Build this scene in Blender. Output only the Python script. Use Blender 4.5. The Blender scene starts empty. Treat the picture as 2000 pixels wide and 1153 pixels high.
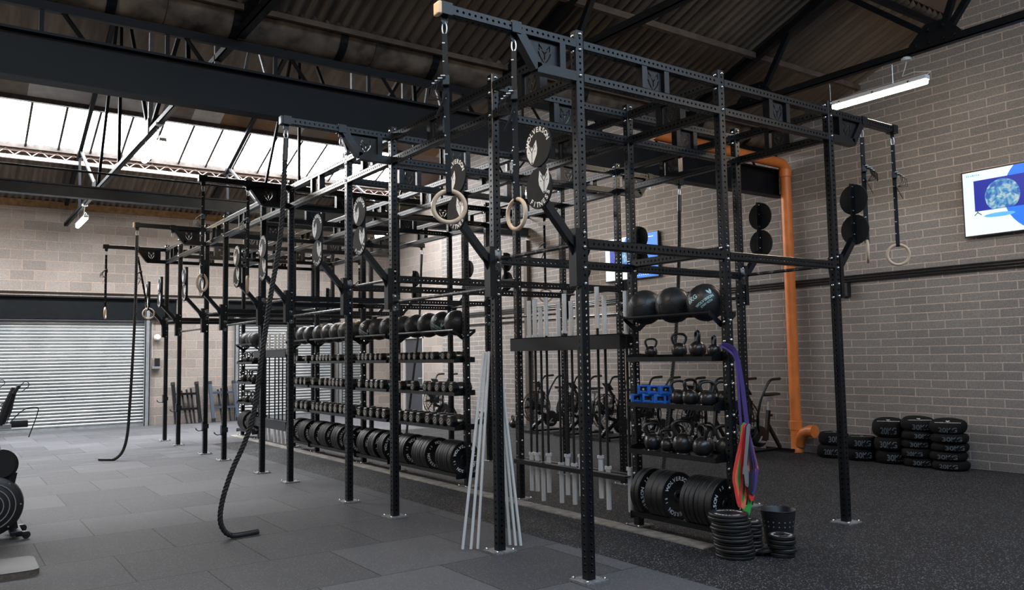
import bpy, bmesh, math, random
from mathutils import Vector, Matrix, Euler
random.seed(7)
PI = math.pi
scene = bpy.context.scene
COL = scene.collection
# ---------------------------------------------------------------- measured frame of the place (metres)
Y = [0.0, 1.170, 3.137, 4.307, 6.265, 7.450, 9.420, 10.613, 12.615, 13.793]   # frames of the rig, near to far
W = 1.642                                                                    # spacing of the three rows
XR = [0.0, W, 2 * W]
H = 4.183
XWALL = 7.84
YBACK = 18.55
XLEFT, YFRONT = -9.0, -10.7
ORD = ['first', 'second', 'third', 'fourth', 'fifth', 'sixth', 'seventh', 'eighth', 'ninth', 'tenth', 'eleventh',
       'twelfth', 'thirteenth', 'fourteenth', 'fifteenth', 'sixteenth', 'seventeenth', 'eighteenth', 'nineteenth', 'twentieth']

# ---------------------------------------------------------------- materials
def nmat(name):
    m = bpy.data.materials.new(name); m.use_nodes = True
    nt = m.node_tree
    return m, nt, nt.nodes['Principled BSDF'], nt.nodes, nt.links

def simple(name, col, rough=0.5, metal=0.0, spec=0.5, var=0.0, scale=20.0, bump=0.0, coat=0.0):
    m, nt, b, N, L = nmat(name)
    b.inputs['Base Color'].default_value = (*col, 1); b.inputs['Roughness'].default_value = rough
    b.inputs['Metallic'].default_value = metal; b.inputs['Specular IOR Level'].default_value = spec
    if coat: b.inputs['Coat Weight'].default_value = coat
    tc = N.new('ShaderNodeTexCoord'); nz = N.new('ShaderNodeTexNoise')
    nz.inputs['Scale'].default_value = scale; nz.inputs['Detail'].default_value = 5
    L.new(tc.outputs['Object'], nz.inputs['Vector'])
    if var:
        r = N.new('ShaderNodeValToRGB')
        r.color_ramp.elements[0].position = .3; r.color_ramp.elements[1].position = .7
        r.color_ramp.elements[0].color = (*[c * (1 - var) for c in col], 1)
        r.color_ramp.elements[1].color = (*[min(1, c * (1 + var)) for c in col], 1)
        L.new(nz.outputs['Fac'], r.inputs['Fac']); L.new(r.outputs['Color'], b.inputs['Base Color'])
    mr = N.new('ShaderNodeMapRange'); mr.inputs['To Min'].default_value = max(.02, rough - .06); mr.inputs['To Max'].default_value = min(1, rough + .06)
    L.new(nz.outputs['Fac'], mr.inputs['Value']); L.new(mr.outputs['Result'], b.inputs['Roughness'])
    if bump:
        bp = N.new('ShaderNodeBump'); bp.inputs['Strength'].default_value = bump; bp.inputs['Distance'].default_value = .01
        L.new(nz.outputs['Fac'], bp.inputs['Height']); L.new(bp.outputs['Normal'], b.inputs['Normal'])
    return m

def emit(name, col, strength):
    m, nt, b, N, L = nmat(name)
    b.inputs['Base Color'].default_value = (*col, 1)
    b.inputs['Emission Color'].default_value = (*col, 1); b.inputs['Emission Strength'].default_value = strength
    return m

M = {}
M['steel'] = simple('black powder coated steel', (.0034, .0046, .0064), .37, spec=.42, var=.12, scale=35)
M['girder'] = simple('dark blue grey painted girder', (.0042, .0062, .0088), .55, var=.25, scale=6, spec=.22)
M['girder_lit'] = simple('blue grey girder with light in its colour', (.034, .046, .064), .5, var=.2, scale=6)  # lightened copy of the girder colour, the light falling on it baked in
M['truss'] = simple('dark painted angle iron', (.0042, .0052, .0068), .55, var=.2, scale=9, spec=.2)
M['bar'] = simple('chalked black bar', (.012, .012, .0125), .42)
M['zinc'] = simple('zinc plated bolt', (.72, .74, .76), .25, metal=1)
M['baseplate'] = simple('dusty steel foot plate', (.20, .20, .205), .55, var=.5, scale=40)
M['blackplastic'] = simple('black plastic', (.012, .012, .013), .42)
M['rubber'] = simple('black bumper rubber', (.009, .009, .0095), .5, var=.25, scale=18, spec=.45)
M['vinyl'] = simple('black ball vinyl', (.022, .023, .026), .42, var=.15, scale=9, bump=.05)
M['seam'] = simple('ball seam', (.008, .008, .009), .6)
M['iron'] = simple('black coated cast iron', (.013, .012, .012), .32, var=.3, scale=14, spec=.6)
M['urethane'] = simple('black urethane hex head', (.015, .0155, .017), .38, var=.15, scale=22)
M['chrome'] = simple('chrome sleeve', (.86, .87, .88), .32, metal=.55)
M['shaft'] = simple('black oxide bar shaft', (.02, .02, .021), .4, metal=.3)
M['cream'] = simple('cream print', (.66, .60, .48), .5)
M['white'] = simple('white print', (.82, .83, .84), .5)
M['bluewhite'] = simple('pale blue outline print', (.24, .30, .34), .6)
M['mint'] = simple('mint print', (.45, .68, .66), .5)
M['wood'] = simple('pale birch ring wood', (.72, .54, .38), .42, var=.10, scale=14)
M['webbing'] = simple('black strap webbing', (.010, .010, .011), .8)
M['tick'] = simple('white strap tick', (.75, .75, .75), .7)
M['rope'] = simple('black battle rope', (.013, .013, .014), .62, var=.3, scale=90, bump=.3)
M['tape'] = simple('rope end heat wrap', (.028, .029, .031), .45)
M['disc'] = simple('matte black target board', (.015, .0145, .0140), .75, spec=.3)
M['cutout'] = simple('logo plate', (.008, .0095, .0115), .45, spec=.4)
M['pvc'] = simple('white plastic pole', (.78, .78, .77), .35)
M['bagcloth'] = simple('black bag cordura', (.0055, .0055, .006), .8, spec=.2, bump=.25, scale=120)
M['grit'] = simple('anodised grey', (.34, .34, .35), .45, metal=.4)
M['shutterside'] = simple('galvanised guide', (.36, .39, .41), .42, metal=.55, var=.15, scale=8)
M['wallplate'] = simple('timber wall plate', (.20, .115, .05), .8, var=.35, scale=8, bump=.2)
M['purlin'] = simple('old timber purlin', (.085, .058, .042), .85, var=.3, scale=7, bump=.3)
M['lattice'] = simple('flaking cream lattice purlin', (.62, .50, .45), .7, var=.2, scale=12)
M['conduit'] = simple('black conduit', (.02, .02, .02), .3, spec=.6)
M['led_body'] = simple('white batten body', (.75, .74, .71), .4)
M['frameblue'] = simple('slate blue steel frame', (.055, .075, .105), .4)
M['board'] = simple('grey rubber topped board', (.055, .056, .06), .55, var=.2, scale=60)
M['ply'] = simple('plywood edge', (.11, .085, .065), .7, var=.3, scale=40)
M['doorgrey'] = simple('dark grey door paint', (.055, .058, .068), .45)
M['doorframe'] = simple('pale door frame', (.55, .54, .52), .5)
M['bucket'] = simple('black perforated bin', (.014, .014, .017), .45)
M['gutter'] = simple('weathered cement gutter', (.105, .082, .064), .9, var=.85, scale=3.5, bump=.35)
M['brownboard'] = simple('dusky pink brown roof lining', (.15, .105, .09), .85, var=.12, scale=5)
M['rooflight_frame'] = simple('dark timber rooflight frame', (.05, .04, .035), .8, var=.4, scale=10)
for n, c in dict(red=(.75, .055, .05), purple=(.085, .05, .22), grey=(.22, .21, .22), green=(.04, .36, .07), orange=(.85, .22, .10), yellow=(.80, .50, .05), navy=(.03, .025, .10), black=(.02, .02, .022)).items():
    M['band_' + n] = simple('latex band ' + n, c, .5)
M['blueplastic'] = simple('bright blue collar plastic', (.015, .15, .62), .4)
M['orangepipe'] = simple('orange drain pipe', (.72, .205, .045), .42, var=.12, scale=5)
M['brownpipe'] = simple('brown downpipe', (.075, .060, .052), .5)
M['skyglass'] = emit('daylit rooflight glazing', (.95, .975, 1.0), 30.0)
M['skyglass2'] = emit('daylit front rooflight glazing', (.62, .80, 1.0), 5.0)
M['led'] = emit('led diffuser', (1.0, .82, .60), 75.0)
M['lampglow'] = emit('sounder lens', (.9, .95, 1), .7)

def chalk():
    m = M['bar']; nt = m.node_tree; N, L = nt.nodes, nt.links; b = N['Principled BSDF']
    tc = N.new('ShaderNodeTexCoord'); n = N.new('ShaderNodeTexNoise'); n.inputs['Scale'].default_value = 9; n.inputs['Detail'].default_value = 8; n.inputs['Roughness'].default_value = .7
    r = N.new('ShaderNodeValToRGB'); r.color_ramp.elements[0].position = .52; r.color_ramp.elements[0].color = (.012, .012, .0125, 1); r.color_ramp.elements[1].position = .72; r.color_ramp.elements[1].color = (.5, .5, .5, 1)
    L.new(tc.outputs['Object'], n.inputs['Vector']); L.new(n.outputs['Fac'], r.inputs['Fac']); L.new(r.outputs['Color'], b.inputs['Base Color'])
chalk()
def brick_mat(name, axis, bw, bh, mortar, c1, c2, cm, seed=0.0, bump=.5, off=.5):
    m, nt, b, N, L = nmat(name)
    tc = N.new('ShaderNodeTexCoord'); sep = N.new('ShaderNodeSeparateXYZ'); com = N.new('ShaderNodeCombineXYZ')
    L.new(tc.outputs['Object'], sep.inputs[0]); L.new(sep.outputs[axis], com.inputs[0]); L.new(sep.outputs['Z'], com.inputs[1])
    # slight waviness so the courses are hand laid
    nzw = N.new('ShaderNodeTexNoise'); nzw.inputs['Scale'].default_value = 1.3
    L.new(tc.outputs['Object'], nzw.inputs['Vector'])
    mx = N.new('ShaderNodeMixRGB'); mx.blend_type = 'LINEAR_LIGHT'; mx.inputs['Fac'].default_value = .012
    L.new(com.outputs[0], mx.inputs['Color1']); L.new(nzw.outputs['Color'], mx.inputs['Color2'])
    br = N.new('ShaderNodeTexBrick'); br.offset = off
    br.inputs['Scale'].default_value = 1; br.inputs['Brick Width'].default_value = bw; br.inputs['Row Height'].default_value = bh
    br.inputs['Mortar Size'].default_value = mortar; br.inputs['Mortar Smooth'].default_value = .35; br.inputs['Bias'].default_value = 0
    br.inputs['Color1'].default_value = (*c1, 1); br.inputs['Color2'].default_value = (*c2, 1); br.inputs['Mortar'].default_value = (*cm, 1)
    L.new(mx.outputs['Color'], br.inputs['Vector'])
    n1 = N.new('ShaderNodeTexNoise'); n1.inputs['Scale'].default_value = 55; n1.inputs['Detail'].default_value = 6; n1.inputs['Roughness'].default_value = .75
    L.new(tc.outputs['Object'], n1.inputs['Vector'])
    r1 = N.new('ShaderNodeValToRGB'); r1.color_ramp.elements[0].position = .33; r1.color_ramp.elements[1].position = .68
    r1.color_ramp.elements[0].color = (.52, .50, .49, 1); r1.color_ramp.elements[1].color = (1.22, 1.2, 1.18, 1)
    L.new(n1.outputs['Fac'], r1.inputs['Fac'])
    n2 = N.new('ShaderNodeTexNoise'); n2.inputs['Scale'].default_value = .55; n2.inputs['Detail'].default_value = 3
    L.new(tc.outputs['Object'], n2.inputs['Vector'])
    r2 = N.new('ShaderNodeValToRGB'); r2.color_ramp.elements[0].position = .3; r2.color_ramp.elements[1].position = .75
    r2.color_ramp.elements[0].color = (.88, .85, .84, 1); r2.color_ramp.elements[1].color = (1.08, 1.08, 1.1, 1)
    L.new(n2.outputs['Fac'], r2.inputs['Fac'])
    m1 = N.new('ShaderNodeMixRGB'); m1.blend_type = 'MULTIPLY'; m1.inputs['Fac'].default_value = .8
    L.new(br.outputs['Color'], m1.inputs['Color1']); L.new(r1.outputs['Color'], m1.inputs['Color2'])
    m2 = N.new('ShaderNodeMixRGB'); m2.blend_type = 'MULTIPLY'; m2.inputs['Fac'].default_value = 1
    L.new(m1.outputs['Color'], m2.inputs['Color1']); L.new(r2.outputs['Color'], m2.inputs['Color2'])
    L.new(m2.outputs['Color'], b.inputs['Base Color'])
    b.inputs['Roughness'].default_value = .9
    hs = N.new('ShaderNodeMath'); hs.operation = 'MULTIPLY_ADD'; hs.inputs[1].default_value = .35
    L.new(n1.outputs['Fac'], hs.inputs[0])
    inv = N.new('ShaderNodeMath'); inv.operation = 'SUBTRACT'; inv.inputs[0].default_value = 1
    L.new(br.outputs['Fac'], inv.inputs[1]); L.new(inv.outputs[0], hs.inputs[2])
    bp = N.new('ShaderNodeBump'); bp.inputs['Strength'].default_value = bump; bp.inputs['Distance'].default_value = .012
    L.new(hs.outputs[0], bp.inputs['Height']); L.new(bp.outputs['Normal'], b.inputs['Normal'])
    return m
M['brick'] = brick_mat('grey concrete bricks', 'Y', .495, .1225, .009, (.238, .233, .230), (.280, .271, .264), (.55, .465, .42))
M['block'] = brick_mat('concrete blocks', 'X', .52, .25, .012, (.30, .275, .255), (.40, .365, .335), (.50, .40, .335))
M['blockside'] = brick_mat('concrete blocks side', 'Y', .52, .25, .012, (.30, .275, .255), (.40, .365, .335), (.50, .40, .335))

def floor_mat():
    m, nt, b, N, L = nmat('rubber gym floor')
    tc = N.new('ShaderNodeTexCoord'); sep = N.new('ShaderNodeSeparateXYZ'); L.new(tc.outputs['Object'], sep.inputs[0])
    # crumb specks
    v = N.new('ShaderNodeTexVoronoi'); v.inputs['Scale'].default_value = 95
    L.new(tc.outputs['Object'], v.inputs['Vector'])
    sepc = N.new('ShaderNodeSeparateColor'); L.new(v.outputs['Color'], sepc.inputs[0])
    gt = N.new('ShaderNodeMath'); gt.operation = 'GREATER_THAN'; gt.inputs[1].default_value = .80; L.new(sepc.outputs[0], gt.inputs[0])
    dlt = N.new('ShaderNodeMath'); dlt.operation = 'LESS_THAN'; dlt.inputs[1].default_value = .42; L.new(v.outputs['Distance'], dlt.inputs[0])
    fl = N.new('ShaderNodeMath'); fl.operation = 'MULTIPLY'; L.new(gt.outputs[0], fl.inputs[0]); L.new(dlt.outputs[0], fl.inputs[1])
    # tiles on the left side: running bond of square mats
    sub = N.new('ShaderNodeVectorMath'); sub.operation = 'SUBTRACT'; sub.inputs[1].default_value = (-3.215, 2.125, 0)
    L.new(tc.outputs['Object'], sub.inputs[0])
    br = N.new('ShaderNodeTexBrick'); br.offset = .5; br.inputs['Scale'].default_value = 1
    br.inputs['Brick Width'].default_value = 1.03; br.inputs['Row Height'].default_value = 1.03; br.inputs['Mortar Size'].default_value = .005
    br.inputs['Mortar Smooth'].default_value = 0; br.inputs['Bias'].default_value = 0
    br.inputs['Color1'].default_value = (.062, .063, .071, 1); br.inputs['Color2'].default_value = (.105, .106, .117, 1); br.inputs['Mortar'].default_value = (.008, .008, .008, 1)
    L.new(sub.outputs[0], br.inputs['Vector'])
    # left tiles are x<0.6 or y>12.35
    lx = N.new('ShaderNodeMath'); lx.operation = 'LESS_THAN'; lx.inputs[1].default_value = .58; L.new(sep.outputs['X'], lx.inputs[0])
    gy = N.new('ShaderNodeMath'); gy.operation = 'GREATER_THAN'; gy.inputs[1].default_value = 12.36; L.new(sep.outputs['Y'], gy.inputs[0])
    mk = N.new('ShaderNodeMath'); mk.operation = 'MAXIMUM'; L.new(lx.outputs[0], mk.inputs[0]); L.new(gy.outputs[0], mk.inputs[1])
    # noise-mottled tone, pale streaks fading in towards the far end
    ns = N.new('ShaderNodeTexNoise'); ns.inputs['Scale'].default_value = 1.1; ns.inputs['Detail'].default_value = 7; ns.inputs['Roughness'].default_value = .65
    L.new(tc.outputs['Object'], ns.inputs['Vector'])
    rs = N.new('ShaderNodeValToRGB'); rs.color_ramp.elements[0].position = .42; rs.color_ramp.elements[1].position = .8
    rs.color_ramp.elements[0].color = (0, 0, 0, 1); rs.color_ramp.elements[1].color = (1, 1, 1, 1); L.new(ns.outputs['Fac'], rs.inputs['Fac'])
    mp = N.new('ShaderNodeMapping'); mp.inputs['Scale'].default_value = (.45, 3.0, 1); L.new(tc.outputs['Object'], mp.inputs[0])
    n3 = N.new('ShaderNodeTexNoise'); n3.inputs['Scale'].default_value = 2.2; n3.inputs['Detail'].default_value = 6; L.new(mp.outputs[0], n3.inputs['Vector'])
    r3 = N.new('ShaderNodeValToRGB'); r3.color_ramp.elements[0].position = .55; r3.color_ramp.elements[1].position = .78
    r3.color_ramp.elements[0].color = (0, 0, 0, 1); r3.color_ramp.elements[1].color = (1, 1, 1, 1); L.new(n3.outputs['Fac'], r3.inputs['Fac'])
    far = N.new('ShaderNodeMapRange'); far.inputs['From Min'].default_value = 7.5; far.inputs['From Max'].default_value = 11; L.new(sep.outputs['Y'], far.inputs['Value'])
    fs = N.new('ShaderNodeMath'); fs.operation = 'MULTIPLY'; L.new(r3.outputs['Color'], fs.inputs[0]); L.new(far.outputs[0], fs.inputs[1])
    dk = N.new('ShaderNodeMixRGB'); dk.inputs['Color1'].default_value = (.013, .013, .0155, 1); dk.inputs['Color2'].default_value = (.021, .021, .023, 1)
    L.new(rs.outputs['Color'], dk.inputs['Fac'])
    base = N.new('ShaderNodeMixRGB'); L.new(mk.outputs[0], base.inputs['Fac']); L.new(dk.outputs['Color'], base.inputs['Color1']); L.new(br.outputs['Color'], base.inputs['Color2'])
    ch = N.new('ShaderNodeMixRGB'); ch.inputs['Color2'].default_value = (.24, .24, .25, 1)
    cf = N.new('ShaderNodeMath'); cf.operation = 'MULTIPLY'; cf.inputs[1].default_value = .55; L.new(fs.outputs[0], cf.inputs[0])
    L.new(cf.outputs[0], ch.inputs['Fac']); L.new(base.outputs['Color'], ch.inputs['Color1'])
    sp = N.new('ShaderNodeMixRGB'); sp.inputs['Color2'].default_value = (.28, .295, .32, 1)
    sm_ = N.new('ShaderNodeMath'); sm_.operation = 'MULTIPLY_ADD'; sm_.inputs[1].default_value = -.6; sm_.inputs[2].default_value = 1; L.new(mk.outputs[0], sm_.inputs[0])
    sf_ = N.new('ShaderNodeMath'); sf_.operation = 'MULTIPLY'; L.new(sm_.outputs[0], sf_.inputs[0]); L.new(fl.outputs[0], sf_.inputs[1]); L.new(sf_.outputs[0], sp.inputs['Fac']); L.new(ch.outputs['Color'], sp.inputs['Color1'])
    L.new(sp.outputs['Color'], b.inputs['Base Color'])
    b.inputs['Roughness'].default_value = .72; b.inputs['Specular IOR Level'].default_value = .30
    nb = N.new('ShaderNodeTexNoise'); nb.inputs['Scale'].default_value = 260; L.new(tc.outputs['Object'], nb.inputs['Vector'])
    bp = N.new('ShaderNodeBump'); bp.inputs['Strength'].default_value = .25; bp.inputs['Distance'].default_value = .003
    L.new(nb.outputs['Fac'], bp.inputs['Height']); L.new(bp.outputs['Normal'], b.inputs['Normal'])
    return m
M['floor'] = floor_mat()
M['dust'] = simple('dusty pale plank strip', (.26, .24, .215), .8, var=.4, scale=9)

def deck_mat():
    m, nt, b, N, L = nmat('stained corrugated cement sheet')
    tc = N.new('ShaderNodeTexCoord'); mp = N.new('ShaderNodeMapping'); mp.inputs['Scale'].default_value = (3.2, .35, .35)
    L.new(tc.outputs['Object'], mp.inputs[0])
    n = N.new('ShaderNodeTexNoise'); n.inputs['Scale'].default_value = 2.0; n.inputs['Detail'].default_value = 7; L.new(mp.outputs[0], n.inputs['Vector'])
    r = N.new('ShaderNodeValToRGB'); r.color_ramp.elements[0].position = .3; r.color_ramp.elements[1].position = .75
    r.color_ramp.elements[0].color = (.060, .046, .036, 1); r.color_ramp.elements[1].color = (.16, .127, .10, 1)
    L.new(n.outputs['Fac'], r.inputs['Fac']); L.new(r.outputs['Color'], b.inputs['Base Color']); b.inputs['Roughness'].default_value = .85
    return m
M['deck'] = deck_mat()

def shutter_mat():
    m, nt, b, N, L = nmat('galvanised roller slats')
    b.inputs['Base Color'].default_value = (.50, .53, .55, 1); b.inputs['Metallic'].default_value = .85; b.inputs['Roughness'].default_value = .40
    tc = N.new('ShaderNodeTexCoord'); n = N.new('ShaderNodeTexNoise'); n.inputs['Scale'].default_value = 1.4; n.inputs['Detail'].default_value = 4
    L.new(tc.outputs['Object'], n.inputs['Vector'])
    r = N.new('ShaderNodeValToRGB'); r.color_ramp.elements[0].position = .3; r.color_ramp.elements[1].position = .7
    r.color_ramp.elements[0].color = (.42, .45, .47, 1); r.color_ramp.elements[1].color = (.60, .62, .63, 1)
    L.new(n.outputs['Fac'], r.inputs['Fac']); L.new(r.outputs['Color'], b.inputs['Base Color'])
    return m
M['shutter'] = shutter_mat()

def lining_mat():   # boards above the rooflight: pale, grey and rust panels, one colour per board
    m, nt, b, N, L = nmat('patched roof lining boards')
    tc = N.new('ShaderNodeTexCoord'); sep = N.new('ShaderNodeSeparateXYZ'); L.new(tc.outputs['Object'], sep.inputs[0])
    mu = N.new('ShaderNodeMath'); mu.operation = 'DIVIDE'; mu.inputs[1].default_value = .655; L.new(sep.outputs['X'], mu.inputs[0])
    fl = N.new('ShaderNodeMath'); fl.operation = 'FLOOR'; L.new(mu.outputs[0], fl.inputs[0])
    wn = N.new('ShaderNodeTexWhiteNoise'); wn.noise_dimensions = '1D'; L.new(fl.outputs[0], wn.inputs['W'])
    r = N.new('ShaderNodeValToRGB'); r.color_ramp.interpolation = 'CONSTANT'
    e = r.color_ramp.elements; e[0].position = 0; e[0].color = (.42, .41, .39, 1); e[1].position = .38; e[1].color = (.16, .135, .115, 1)
    k = e.new(.62); k.color = (.19, .105, .055, 1)
    L.new(wn.outputs['Value'], r.inputs['Fac'])
    n = N.new('ShaderNodeTexNoise'); n.inputs['Scale'].default_value = 5; n.inputs['Detail'].default_value = 6; L.new(tc.outputs['Object'], n.inputs['Vector'])
    r2 = N.new('ShaderNodeValToRGB'); r2.color_ramp.elements[0].color = (.45, .42, .4, 1); r2.color_ramp.elements[1].color = (1.15, 1.12, 1.1, 1)
    L.new(n.outputs['Fac'], r2.inputs['Fac'])
    mm = N.new('ShaderNodeMixRGB'); mm.blend_type = 'MULTIPLY'; mm.inputs['Fac'].default_value = .8
    L.new(r.outputs['Color'], mm.inputs['Color1']); L.new(r2.outputs['Color'], mm.inputs['Color2'])
    L.new(mm.outputs['Color'], b.inputs['Base Color']); b.inputs['Roughness'].default_value = .85
    return m
M['lining'] = lining_mat()

# ---------------------------------------------------------------- mesh builder
class MB:
    def __init__(s): s.v = []; s.f = []; s.m = []; s.sm = []
    def add(s, vs, fs, mi=0, smooth=False, mat=None):
        o = len(s.v)
        s.v += [tuple(mat @ Vector(p)) for p in vs] if mat is not None else [tuple(p) for p in vs]
        for f in fs: s.f.append(tuple(i + o for i in f)); s.m.append(mi); s.sm.append(smooth)
        return s
    def box(s, x0, x1, y0, y1, z0, z1, mi=0, mat=None, c=0.0):
        if c <= 0:
            vs = [(x0, y0, z0), (x1, y0, z0), (x1, y1, z0), (x0, y1, z0), (x0, y0, z1), (x1, y0, z1), (x1, y1, z1), (x0, y1, z1)]
            return s.add(vs, [(3, 2, 1, 0), (4, 5, 6, 7), (0, 1, 5, 4), (1, 2, 6, 5), (2, 3, 7, 6), (3, 0, 4, 7)], mi, False, mat)
        bm = bmesh.new(); bmesh.ops.create_cube(bm, size=1)
        for v in bm.verts: v.co = Vector(((x0 + x1) / 2 + v.co.x * (x1 - x0), (y0 + y1) / 2 + v.co.y * (y1 - y0), (z0 + z1) / 2 + v.co.z * (z1 - z0)))
        bmesh.ops.bevel(bm, geom=list(bm.edges), offset=c, segments=2, affect='EDGES', profile=.6)
        bm.verts.index_update(); vs = [v.co.copy() for v in bm.verts]; fs = [[v.index for v in f.verts] for f in bm.faces]; bm.free()
        return s.add(vs, fs, mi, False, mat)
    def sweep(s, pts, r, n=8, mi=0, closed=False, caps=True, flat=None, smooth=True, up=None, phase=0.0):
        pts = [Vector(p) for p in pts]; k = len(pts)
        rr = r if isinstance(r, (list, tuple)) else [r] * k
        tang = []
        for i in range(k):
            a = pts[(i - 1) % k] if (closed or i > 0) else pts[i]
            b = pts[(i + 1) % k] if (closed or i < k - 1) else pts[i]
            t = b - a; tang.append(t.normalized() if t.length > 1e-9 else Vector((0, 0, 1)))
        u = Vector(up) if up else (Vector((0, 0, 1)) if abs(tang[0].z) < .9 else Vector((1, 0, 0)))
        nrm = (u - tang[0] * u.dot(tang[0])).normalized(); vs = []
        for i in range(k):
            nrm = (nrm - tang[i] * nrm.dot(tang[i])); nrm = nrm.normalized() if nrm.length > 1e-6 else tang[i].orthogonal().normalized()
            bn = tang[i].cross(nrm)
            for j in range(n):
                a = 2 * PI * j / n + phase
                ca, sa = math.cos(a), math.sin(a)
                if flat: vs.append(pts[i] + nrm * (ca * flat[0]) + bn * (sa * flat[1]))
                else: vs.append(pts[i] + (nrm * ca + bn * sa) * rr[i])
        fs = []
        for i in range(k if closed else k - 1):
            i2 = (i + 1) % k
            for j in range(n):
                j2 = (j + 1) % n
                fs.append((i * n + j, i * n + j2, i2 * n + j2, i2 * n + j))
        if caps and not closed:
            fs.append(tuple(range(n - 1, -1, -1))); fs.append(tuple((k - 1) * n + j for j in range(n)))
        return s.add(vs, fs, mi, smooth)
    def strip(s, pts, wdir, w, t, mi=0):          # flat webbing: pts path, wdir width direction
        pts = [Vector(p) for p in pts]; wd = Vector(wdir).normalized(); vs = []
        k = len(pts)
        for i in range(k):
            tg = (pts[min(i + 1, k - 1)] - pts[max(i - 1, 0)]).normalized(); nn = tg.cross(wd)
            nn = nn.normalized() if nn.length > 1e-6 else Vector((0, 1, 0))
            for a, b in ((-1, -1), (1, -1), (1, 1), (-1, 1)): vs.append(pts[i] + wd * (a * w / 2) + nn * (b * t / 2))
        fs = []
        for i in range(k - 1):
            for j in range(4): fs.append((i * 4 + j, i * 4 + (j + 1) % 4, i * 4 + 4 + (j + 1) % 4, i * 4 + 4 + j))
        fs += [(3, 2, 1, 0), tuple((k - 1) * 4 + j for j in range(4))]
        return s.add(vs, fs, mi)
    def lathe(s, prof, n=24, mi=0, mat=None, smooth=True, closed=False):   # prof: (r, z) list about Z
        vs = []; k = len(prof)
        for r, z in prof:
            for j in range(n):
                a = 2 * PI * j / n; vs.append((r * math.cos(a), r * math.sin(a), z))
        fs = []
        for i in range(k if closed else k - 1):
            i2 = (i + 1) % k
            for j in range(n):
                j2 = (j + 1) % n; fs.append((i * n + j, i * n + j2, i2 * n + j2, i2 * n + j))
        if not closed:
            fs.append(tuple(range(n - 1, -1, -1))); fs.append(tuple((k - 1) * n + j for j in range(n)))
        return s.add(vs, fs, mi, smooth, mat)
    def cyl(s, p0, p1, r, n=12, mi=0, smooth=True): return s.sweep([p0, p1], r, n, mi, smooth=smooth)
    def prism(s, poly, z0, z1, mi=0, mat=None):   # poly in xy, extruded along z
        k = len(poly)
        vs = [(x, y, z0) for x, y in poly] + [(x, y, z1) for x, y in poly]
        fs = [tuple(range(k - 1, -1, -1)), tuple(range(k, 2 * k))] + [(i, (i + 1) % k, k + (i + 1) % k, k + i) for i in range(k)]
        return s.add(vs, fs, mi, False, mat)
    def mesh(s, name, mats):
        me = bpy.data.meshes.new(name); me.from_pydata(s.v, [], s.f)
        for m in mats: me.materials.append(m)
        me.polygons.foreach_set('material_index', s.m); me.polygons.foreach_set('use_smooth', s.sm)
        me.update()
        bm = bmesh.new(); bm.from_mesh(me); bmesh.ops.recalc_face_normals(bm, faces=bm.faces); bm.to_mesh(me); bm.free()
        if any(s.sm):
            try: me.set_sharp_from_angle(angle=math.radians(40))
            except Exception: pass
        return me

def ob(name, me, parent=None, loc=(0, 0, 0), rot=(0, 0, 0), scale=(1, 1, 1)):
    o = bpy.data.objects.new(name, me); COL.objects.link(o)
    o.location = loc; o.rotation_euler = rot; o.scale = scale
    if parent: o.parent = parent
    return o
def build(name, mb, mats, parent=None, loc=(0, 0, 0), rot=(0, 0, 0)):
    if not isinstance(mats, (list, tuple)): mats = [mats]
    return ob(name, mb.mesh(name, mats), parent, loc, rot)
def tag(o, label, cat, group=None, kind=None):
    o['label'] = label; o['category'] = cat
    if group: o['group'] = group
    if kind: o['kind'] = kind
    return o
def thing(name, label, cat, loc=(0, 0, 0), rotz=0, group=None):
    o = bpy.data.objects.new(name, None); COL.objects.link(o); o.empty_display_size = .1
    o.location = loc; o.rotation_euler = (0, 0, rotz)
    return tag(o, label, cat, group)
def struct(name, mb, mats, parent=None):
    o = build(name, mb, mats, parent)
    if not parent: o['kind'] = 'structure'
    return o
def dup(root, label, loc=None, rot=None, scale=None, group=None):
    r = root.copy(); COL.objects.link(r)
    if loc is not None: r.location = loc
    if rot is not None: r.rotation_euler = rot
    if scale is not None: r.scale = scale
    r['label'] = label
    if group: r['group'] = group
    for ch in list(root.children):
        c = ch.copy(); COL.objects.link(c); c.parent = r
        for g in list(ch.children):
            d = g.copy(); COL.objects.link(d); d.parent = c
    return r

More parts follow.
